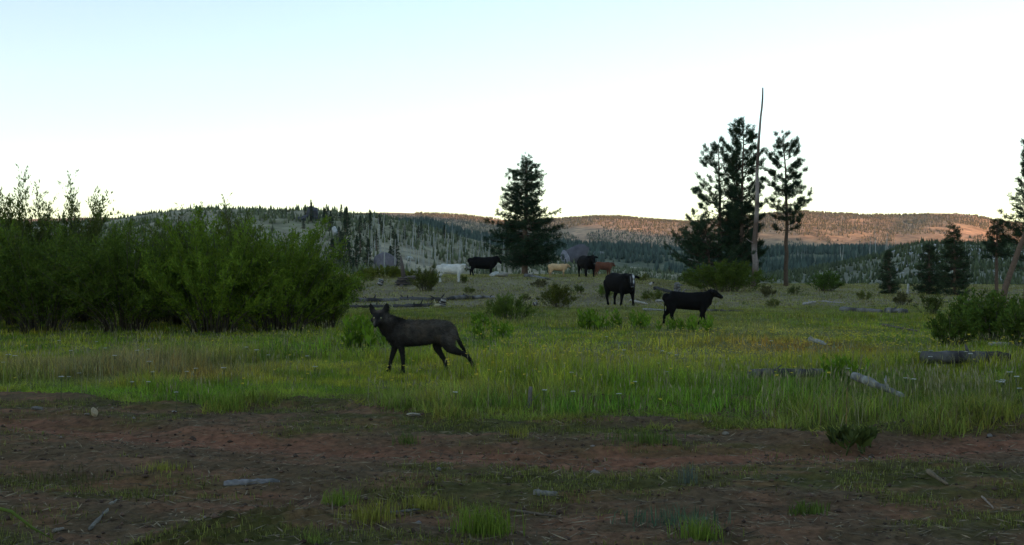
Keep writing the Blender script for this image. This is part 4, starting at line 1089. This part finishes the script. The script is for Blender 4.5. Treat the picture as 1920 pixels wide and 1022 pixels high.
# ------------------------------------------------------------------ grass
def blade_mesh(x, y, z, H, W, C, r, lean=.55, seg=2):
    """x,y,z base; H height; W width; C (n,3). two-segment curved blades"""
    n = len(x)
    a = r.uniform(0, 6.28, n); la = np.abs(r.normal(0, lean, n))
    d = np.stack([np.cos(a), np.sin(a)], 1)
    fa = r.uniform(0, 6.28, n); s = np.stack([np.cos(fa), np.sin(fa)], 1) * (W * .5)[:, None]
    P = np.stack([x, y, z], 1)
    def off(h, k): return np.concatenate([d * (la * H * k)[:, None], (H * h)[:, None]], 1)
    S3 = np.concatenate([s, np.zeros((n, 1))], 1)
    m = P + off(.55, .30); t = P + off(1 - .12 * np.minimum(1, la), 1.0)
    V = np.stack([P - S3 - [0, 0, .02], P + S3 - [0, 0, .02], m + S3 * .75, m - S3 * .75, t], 1).reshape(-1, 3)
    b = np.arange(n)[:, None] * 5
    Q = b + np.array([0, 1, 2, 3]); T = b + np.array([3, 2, 4])
    shade = np.ones((n, 5, 1))
    return V, [Q, T], (np.repeat(C[:, None], 5, 1) * shade).reshape(-1, 3), t

def G2(px, py, X, Y, sx, sy):
    """soft patch centred on the ground point seen at photo pixel px,py; sizes in metres"""
    c = hit(px, py, 5, ground_h)
    return np.exp(-((X - c[0]) / sx) ** 2 - ((Y - c[1]) / sy) ** 2)

def grass_fields(x, y):
    """height and colour of the sward at x,y"""
    px = pxy(x, y)
    e = y - edge_y(x, y)
    n1 = fbm(x * .55, y * .55, 131, 3); n2 = fbm(x * 1.9, y * 1.9, 132, 2); n3 = fbm(x * .2, y * .2, 133, 2)
    H = .06 + .17 * S((n1 - .34) / .36)
    H = H * (.55 + .6 * S(e / 1.3)) * (1 - .45 * S((y - 17) / 6)) * (1 - .45 * S((y - 30) / 10))
    H = H * (1 - .45 * G2(790, 695, x, y, 1.1, .7) - .10 * G2(790, 720, x, y, 1.5, 1.0))
    H = H * (1 - .65 * G2(1480, 715, x, y, .9, .7) - .65 * G2(1810, 705, x, y, 1.0, .8) - .6 * G2(1650, 765, x, y, .6, .6))
    H = H + .07 * G2(1750, 745, x, y, 2.2, 2.5) + .06 * G2(1420, 750, x, y, 2.0, 1.8) + .05 * G2(350, 700, x, y, 1.6, 1.6)
    green = np.array([.105, .155, .014]); yel = np.array([.27, .245, .030]); straw = np.array([.21, .155, .070]); rust = np.array([.23, .115, .030]); olive = np.array([.092, .100, .026]); lush = np.array([.085, .170, .016])
    def mix(c, k, w): return c * (1 - w[:, None]) + k * w[:, None]
    c = np.tile(green, (len(x), 1))
    c = mix(c, yel, S((n2 - .35) / .35) * .7)
    c = mix(c, straw, np.clip(S((n3 - .45) / .25) * .35 + G2(100, 690, x, y, 2.6, 2.0) * .6 + G2(300, 690, x, y, 1.5, 1.5) * .45, 0, .8))
    c = mix(c, lush, np.clip(G2(1480, 740, x, y, 2.2, 2.4) * .95 + G2(350, 745, x, y, 1.6, 1.2) * .85 + G2(1150, 770, x, y, 2.0, 1.0) * .7 + G2(700, 650, x, y, 2.5, 2.5) * .5, 0, .9))
    c = mix(c, yel * 1.15, np.clip(G2(1150, 680, x, y, 2.4, 2.4) * .6 + G2(1350, 650, x, y, 2.5, 2.5) * .8, 0, .85))
    c = mix(c, rust, np.clip(G2(1460, 648, x, y, 1.4, 1.8) * .75 + G2(380, 705, x, y, .7, .9) * .4 + G2(1560, 660, x, y, 1.4, 1.4) * .4, 0, .8))
    c = mix(c, olive * .9, np.clip(G2(1800, 740, x, y, 2.3, 2.6) * .75 + S((26 - y) / -8) * .55, 0, .85))
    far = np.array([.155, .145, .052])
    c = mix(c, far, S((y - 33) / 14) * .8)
    return H, c

def scatter(n, y0, y1, r, mar=1.6):
    """points with clumps, even in area inside the view wedge"""
    y = np.sqrt(r.uniform(y0 ** 2, y1 ** 2, n)); x = r.uniform(-1, 1, n) * (y * .50 + mar)
    return x, y

def build_grass(name, label, n, y0, y1, W, seed, per=9, spread=.05, hs=1.0, keep=0.3, band=None, lean=.55, tint=1.0):
    r = np.random.default_rng(seed)
    cx, cy = scatter(n // per, y0, y1, r)
    m = (cy > edge_y(cx, cy) + (fbm(cx * 2.2, cy * 2.2, 77, 2) - .5) * 1.2 + (fbm(cx * .8, cy * .8, 76, 2) - .5) * 1.3) & (fbm(cx * 1.1, cy * 1.1, 78, 3) > keep)
    if band: m &= cy < edge_y(cx, cy) + band + (fbm(cx * .8, cy * .8, 76, 2) - .5) * 1.3
    cx, cy = cx[m], cy[m]
    k = len(cx)
    H, c = grass_fields(cx, cy)
    ch = r.uniform(.55, 1.45, k); cc = r.uniform(.5, 1.45, (k, 1)) * np.array([1, 1, 1]) + r.normal(0, .10, (k, 3)) * np.array([1, .3, .3])
    cc = np.clip(cc, .3, 1.8)
    x = np.repeat(cx, per) + r.normal(0, spread, k * per); y = np.repeat(cy, per) + r.normal(0, spread, k * per)
    Hb = np.repeat(H * ch, per) * r.uniform(.45, 1.2, k * per) * hs
    C = np.repeat(c * cc, per, 0) * r.uniform(.75, 1.25, (k * per, 1))
    dry = r.uniform(0, 1, k * per) < .12; C[dry] = np.array([.17, .14, .075]) * r.uniform(.6, 1.1, (dry.sum(), 1))
    z = np.where(y < 13.0, np.maximum(base_z(x, y), ground_h(x, y) - .02), ground_h(x, y))
    Wb = W * r.uniform(.6, 1.4, k * per)
    V, F, Cv, tip = blade_mesh(x, y, z, Hb, Wb, C * tint, r, lean)
    A = Acc(); A.add(V, F, Cv)
    tag(A.build(name, M_grass, smooth=False), label, 'grass', kind='stuff')
    return tip
def build_turf(name, label, n, y0, y1, seed, L0, L1, W):
    r = np.random.default_rng(seed)
    x, y = scatter(n, y0, y1, r)
    m = (y > edge_y(x, y) + (fbm(x * 2.2, y * 2.2, 77, 2) - .5) * 1.2 + (fbm(x * .8, y * .8, 76, 2) - .5) * 1.3 - .1) & (fbm(x * 2.5, y * 2.5, 79, 2) > .22); x, y = x[m], y[m]
    H, c = grass_fields(x, y)
    P = np.stack([x, y, np.where(y < 13.0, np.maximum(base_z(x, y), ground_h(x, y) - .02), ground_h(x, y)) - .01], 1)
    D = unit(np.stack([r.normal(0, .8, len(x)), r.normal(0, .8, len(x)), r.uniform(.35, 1.1, len(x))], 1))
    V, F = needles(P, D, r.uniform(L0, L1, len(x)), W * r.uniform(.6, 1.3, len(x)), r)
    c = c * r.uniform(.6, 1.4, (len(x), 1)) * (.45 + 1.1 * fbm(x * 1.3, y * 1.3, 80, 2))[:, None]
    A = Acc(); A.add(V, F, np.repeat(c, 3, 0))
    tag(A.build(name, M_grass, smooth=False), label, 'grass', kind='stuff')
build_turf('turf', 'short green turf under the taller grass along the track', 150000, 8.6, 19, 138, .05, .13, .011)
build_turf('turf', 'short green turf between the wolf and the cattle', 150000, 19, 40, 139, .06, .14, .020)
build_turf('turf', 'thin short turf on the rise where the cattle stand', 110000, 40, 90, 140, .06, .15, .040)
build_grass('meadow_grass', 'green and straw coloured meadow grass along the track', 130000, 8.6, 18, .008, 141, keep=.40)
build_grass('meadow_grass', 'taller grass clumps around and behind the wolf', 70000, 18, 36, .016, 142, spread=.09, keep=.44)
build_grass('meadow_grass', 'grey green grass clumps on the rise where the cattle stand', 50000, 34, 88, .030, 143, per=7, spread=.16, hs=1.0, keep=.45)

build_grass('meadow_grass', 'dark mounded grass clumps along the edge of the track', 90000, 8.4, 14, .009, 144, per=22, spread=.07, hs=1.25, keep=.42, band=.55, lean=.95, tint=.8)
build_grass('meadow_grass', 'scattered rough tufts on the rise where the cattle stand', 42000, 36, 86, .030, 145, per=12, spread=.14, hs=2.1, keep=.54, tint=.75)

# seed stalks
r = np.random.default_rng(151)
x, y = scatter(20000, 9.2, 30, r)
w = np.clip(.22 + .8 * G2(1780, 740, x, y, 2.6, 3.0) + .35 * G2(1350, 720, x, y, 3, 3) + .3 * G2(150, 700, x, y, 3, 2.5), 0, 1)
m = (y > edge_y(x, y) + .25) & (r.uniform(0, 1, len(x)) < w); x, y = x[m], y[m]
H, c = grass_fields(x, y); H = H * r.uniform(1.1, 1.7, len(x)) + .05
V, F, C, tip = blade_mesh(x, y, ground_h(x, y), H, np.full(len(x), .006), np.array([.16, .15, .08]) * r.uniform(.6, 1.2, (len(x), 1)), r, .12)
A = Acc(); A.add(V, F, C)
Vl, Fl = leaves(tip - [0, 0, .05], np.tile([0, 0, 1.0], (len(tip), 1)) + r.normal(0, .15, tip.shape), .075, .013, r=r)
A.add(Vl, Fl, np.repeat(np.array([.17, .155, .085]) * r.uniform(.6, 1.25, (len(tip), 1)), 4, 0))
tag(A.build('seed_stalks', M_grass, smooth=False), 'thin pale seed stalks standing above the grass', 'grass', kind='stuff')

# yellow flowers, far too many to count
r = np.random.default_rng(161)
x, y = scatter(9000, 9.6, 32, r)
w = np.clip(.04 + .5 * G2(900, 715, x, y, 2.5, 1.6) + .6 * G2(1200, 690, x, y, 3, 2.5) + .9 * G2(1400, 650, x, y, 3.2, 3.0) + .7 * G2(1660, 640, x, y, 2.4, 3) + .25 * G2(510, 655, x, y, .5, 1.2), 0, 1)
m = (y > edge_y(x, y) + .3) & (r.uniform(0, 1, len(x)) < w * .6); x, y = x[m], y[m]
H, c = grass_fields(x, y); H = H * r.uniform(1.0, 1.45, len(x)) + .06
V, F, C, tip = blade_mesh(x, y, ground_h(x, y), H, np.full(len(x), .005), np.tile([.06, .09, .025], (len(x), 1)), r, .15)
A = Acc(); A.add(V, F, C)
for k in range(5):
    a = k * 1.2566
    d = np.tile([math.cos(a), math.sin(a), .55], (len(tip), 1)) + r.normal(0, .15, tip.shape)
    Vl, Fl = leaves(tip, d, .025, .021, r=r); A.add(Vl, Fl, np.repeat(np.array([.52, .42, .05]) * r.uniform(.7, 1.15, (len(tip), 1)), 4, 0))
tag(A.build('yellow_flowers', M_flower, smooth=False), 'tiny yellow flowers scattered through the meadow grass', 'flowers', kind='stuff')

# white yarrow heads: individuals
def yarrow_mesh(seed):
    r = np.random.default_rng(seed); A = Acc(); B = Acc()
    V, F = tube([(0, 0, -.03), (.01, 0, .16), (.0, .01, .30)], [.004, .0035, .003], 4); A.add(V, F, (.07, .09, .04))
    n = 26; a = r.uniform(0, 6.28, n); q = np.sqrt(r.uniform(0, 1, n)) * .026
    P = np.stack([np.cos(a) * q, np.sin(a) * q + .01, .305 - q * q * 6 + r.uniform(-.003, .003, n)], 1)
    Vl, Fl = leaves(P, np.stack([np.cos(a), np.sin(a), np.full(n, .3)], 1), .017, .017, up=np.array([0, 0, 1.0]), r=r); B.add(Vl, Fl, np.repeat(np.array([.50, .50, .46]) * r.uniform(.8, 1.1, (n, 1)), 4, 0))
    for k in range(5):
        V, F = tube([(0, 0, .25), (math.cos(k * 1.26) * .022, math.sin(k * 1.26) * .022, .297)], [.0022, .0015], 3); A.add(V, F, (.07, .09, .04))
    return A.mesh('stem', M_leaf), B.mesh('flower_head', M_flower, False)
ym = [yarrow_mesh(171 + k) for k in range(3)]
ys = [(15, 668), (28, 671), (5, 672), (110, 635), (132, 658), (180, 634), (198, 654), (257, 658), (278, 654), (280, 676), (128, 698), (114, 707), (150, 692), (216, 670), (247, 706), (278, 706), (285, 690), (350, 691), (366, 686), (420, 694), (462, 651), (480, 660), (503, 661), (577, 666), (590, 690), (330, 727),
      (1241, 659), (1255, 660), (1270, 668), (1170, 659), (1250, 688), (1192, 708), (1137, 631), (1072, 690), (855, 735), (1020, 727), (1235, 672), (1160, 745), (1075, 730),
      (1425, 640), (1447, 639), (1725, 655), (1745, 652), (1810, 658), (1820, 669), (1745, 668), (1892, 702), (1905, 706), (1870, 710), (1882, 717), (1878, 722), (1910, 722), (1698, 711), (1712, 710), (1590, 690), (1500, 660)]
yl = ['white yarrow flower in the straw coloured grass below the willows', 'white yarrow flower in the grass in front of the cattle', 'white yarrow flower in the rank grass by the logs']
yg = ['yarrow below the willows', 'yarrow in front of the cattle', 'yarrow by the logs']
for i, (px, py) in enumerate(ys):
    d = ray(px, py); d = d / d[1]; Y = 11.0
    while CAMZ + d[2] * Y > float(ground_h(d[0] * Y, Y)) + .27 and Y < 40: Y += .1
    p = np.array([d[0] * Y, Y, float(ground_h(d[0] * Y, Y))])
    e = empty('yarrow_flower', tuple(p), rnd.uniform(0, 6.28), rnd.uniform(.65, 1.0))
    link('stem', ym[i % 3][0], e); link('flower_head', ym[i % 3][1], e)
    k = 0 if px < 700 else (1 if px < 1300 else 2)
    tag(e, yl[k], 'flower', yg[k])

# ------------------------------------------------------------------ tufts and weeds on the dirt
def tuft(name, px, py, n, H, sp, c, label, seed, W=.006, lean=.45, cat='grass tuft'):
    r = np.random.default_rng(seed); p = hit(px, py, 4, base_z)
    x = r.normal(0, sp, n); y = r.normal(0, sp * .7, n); z = base_z(x + p[0], y + p[1]) - p[2]
    V, F, C, t = blade_mesh(x, y, z, H * r.uniform(.4, 1.1, n), W * r.uniform(.6, 1.3, n), np.array(c) * r.uniform(.6, 1.35, (n, 1)), r, lean)
    A = Acc(); A.add(V, F, C)
    tag(A.build(name, M_grass, None, tuple(p), smooth=False), label, cat, None, 'stuff' if sp > .15 else None)
gr = (.095, .135, .020); gy = (.135, .135, .026); gd = (.058, .082, .018)
tuft('grass_tuft', 905, 1000, 420, .19, .085, gr, 'largest bright green grass tuft on the near dirt', 181, .005)
tuft('grass_tuft', 800, 955, 220, .11, .08, gy, 'yellow green grass tuft beside the largest tuft', 182, .005)
tuft('grass_tuft', 695, 975, 260, .12, .09, gy, 'wide yellowish grass tuft beside the thin grey stick', 183, .005)
tuft('grass_tuft', 635, 945, 140, .12, .06, gr, 'thin grass tuft above the yellowish tuft', 184, .005)
tuft('grass_tuft', 100, 905, 320, .08, .22, (.06, .058, .022), 'low brownish grass patch on the track', 185, .006)
tuft('grass_tuft', 305, 880, 160, .07, .09, gy, 'small yellowish grass patch above the flat grey stick', 186, .005)
tuft('grass_tuft', 1310, 1012, 200, .13, .06, gr, 'green grass tuft beside the rounded grey pebble', 187, .005)
tuft('grass_tuft', 1265, 985, 200, .12, .16, (.05, .075, .045), 'greyish green weed patch beside the grass tuft', 188, .006)
tuft('grass_tuft', 765, 832, 90, .12, .05, gd, 'little dark tuft below the cream stone', 189, .006)
tuft('grass_tuft', 965, 818, 80, .13, .05, gy, 'wiry dry tuft below the grass bank', 190, .005)
tuft('grass_tuft', 1215, 828, 260, .12, .16, gd, 'dark green weed patch below the grass bank', 191, .007)
tuft('grass_tuft', 1515, 962, 110, .09, .05, gd, 'dark leafy weed alone on the near dirt', 192, .010)
tuft('grass_tuft', 1290, 905, 60, .16, .03, (.06, .075, .06), 'spindly grey weed standing on the track', 193, .005, .2)
tuft('grass_tuft', 420, 770, 160, .20, .10, gr, 'bright tuft standing forward of the grass edge', 194, .008)
tuft('grass_tuft', 590, 1018, 60, .07, .03, (.10, .13, .03), 'tiny bright sprout at the near dirt', 195, .006)
# mullein-like weed at the tongue of grass
lw = lily_mesh(196, 9, .14, .6, (.042, .055, .014))
put_bush('leafy_plant', lw, hit(1590, 838, 6, base_z), 'dark rosette weed with brown stalk at the tip of the grass tongue', 'plant', None, 0, .8)
log_obj('dry_stalk', near(1587, 9.45), near(1587, 9.45) + np.array([.01, 0, .40]), .006, .004, 'tall brown dry stalk with yellow buds rising from the rosette weed', 197, (.10, .07, .035), (.2, .15, .05), 'stalk', 0, 5)
# one long blade close to the lens
A = Acc()
bl = [near(-20, 5.2) + np.array([-.02, 0, .36]), near(20, 5.3) + np.array([0, 0, .30]), near(60, 5.35) + np.array([0, 0, .20]), near(102, 5.45) + np.array([0, 0, .115])]
root = near(-60, 5.3)
pts = np.array([root, root + np.array([.02, 0, .25])] + bl)
V, F = tube(pts, [(.006, .002), (.008, .002), (.009, .002), (.008, .002), (.006, .0015), (.001, .001)], 6, side=(0, 0, 1)); A.add(V - root, F, (.11, .15, .035))
tag(A.build('long_grass', M_grass, None, tuple(root)), 'single long bright grass blade bowing in from beside the camera', 'grass blade')

# sparse low growth and litter on the track
r = np.random.default_rng(201)
n = 120000
y = r.uniform(5.0, 12.5, n); x = r.uniform(-1, 1, n) * (y * .5 + 1.0)
cy = rut_y(x)
d = S((.62 - fbm(x * .7, y * 1.6, 41, 4)) / .25) * S((fbm(x * 3, y * 3, 43, 2) - .36) / .25) * (1 - .92 * np.exp(-((y - cy) / .55) ** 2))
m = r.uniform(0, 1, n) < d; x, y = x[m], y[m]
V, F, C, t = blade_mesh(x, y, base_z(x, y), r.uniform(.012, .055, len(x)), r.uniform(.003, .008, len(x)), np.array([.090, .095, .024]) * r.uniform(.4, 1.6, (len(x), 1)), r, .9)
A = Acc(); A.add(V, F, C)
tag(A.build('ground_cover', M_grass, smooth=False), 'sparse low weeds creeping over the dirt track', 'ground cover', kind='stuff')
n = 24000
y = r.uniform(5.0, 12.0, n); x = r.uniform(-1, 1, n) * (y * .5 + 1.0)
z = base_z(x, y); a = r.uniform(0, 6.28, n); L = r.uniform(.03, .13, n) * r.uniform(.4, 1.4, n)
P = np.stack([x, y, z + .004], 1); D = np.stack([np.cos(a), np.sin(a), r.normal(.06, .12, n)], 1)
A = Acc(); V, F = leaves(P, D, L, r.uniform(.004, .010, n), up=np.array([0, 0, 1.0]), r=r)
A.add(V, F, np.repeat(np.array([.19, .15, .095]) * r.uniform(.12, 1.3, (n, 1)), 4, 0))
n = 5000                                            # clods and grit
y = r.uniform(5.0, 12.0, n); x = r.uniform(-1, 1, n) * (y * .5 + 1.0); s = r.gamma(1.3, .0048, n) + .003
P = np.stack([x, y, base_z(x, y) + s * .3], 1)
oc = np.array([[1, 0, 0], [0, 1, 0], [-1, 0, 0], [0, -1, 0], [0, 0, .7], [0, 0, -.7]], float)
V = (P[:, None] + oc[None] * s[:, None, None] * r.uniform(.6, 1.4, (n, 6, 1))).reshape(-1, 3)
ft = np.array([[0, 1, 4], [1, 2, 4], [2, 3, 4], [3, 0, 4], [1, 0, 5], [2, 1, 5], [3, 2, 5], [0, 3, 5]])
A.add(V, (np.arange(n)[:, None, None] * 6 + ft[None]).reshape(-1, 3), np.repeat(np.array([.085, .056, .04]) * r.uniform(.5, 1.4, (n, 1)) + (r.uniform(0, 1, (n, 1)) < .015) * .10, 6, 0))
tag(A.build('ground_litter', M_litter, smooth=False), 'dry straw and clods strewn over the dirt track', 'litter', kind='stuff')

# ------------------------------------------------------------------ haze: one closed box of even air round everything
hb = Acc()
X0, X1, Y0, Y1, Z0, Z1 = -7400, 7400, -7400, 7400, -90, 1300
hv = [(x, y, z) for z in (Z0, Z1) for (x, y) in ((X0, Y0), (X1, Y0), (X1, Y1), (X0, Y1))]
M_haze = bpy.data.materials.new('air'); M_haze.use_nodes = True
hn = M_haze.node_tree
hn.nodes.remove(hn.nodes['Principled BSDF'])
pv = hn.nodes.new('ShaderNodeVolumePrincipled')
pv.inputs['Color'].default_value = (.80, .90, 1.0, 1)
pv.inputs['Density'].default_value = 5.0e-5
pv.inputs['Anisotropy'].default_value = 0.0
hn.links.new(pv.outputs[0], hn.nodes['Material Output'].inputs['Volume'])
hb.add(hv, np.array([[3, 2, 1, 0], [4, 5, 6, 7], [0, 1, 5, 4], [1, 2, 6, 5], [2, 3, 7, 6], [3, 0, 4, 7]]))
tag(hb.build('haze', M_haze, smooth=False), 'thin blue evening haze filling the valley', 'haze', kind='stuff')
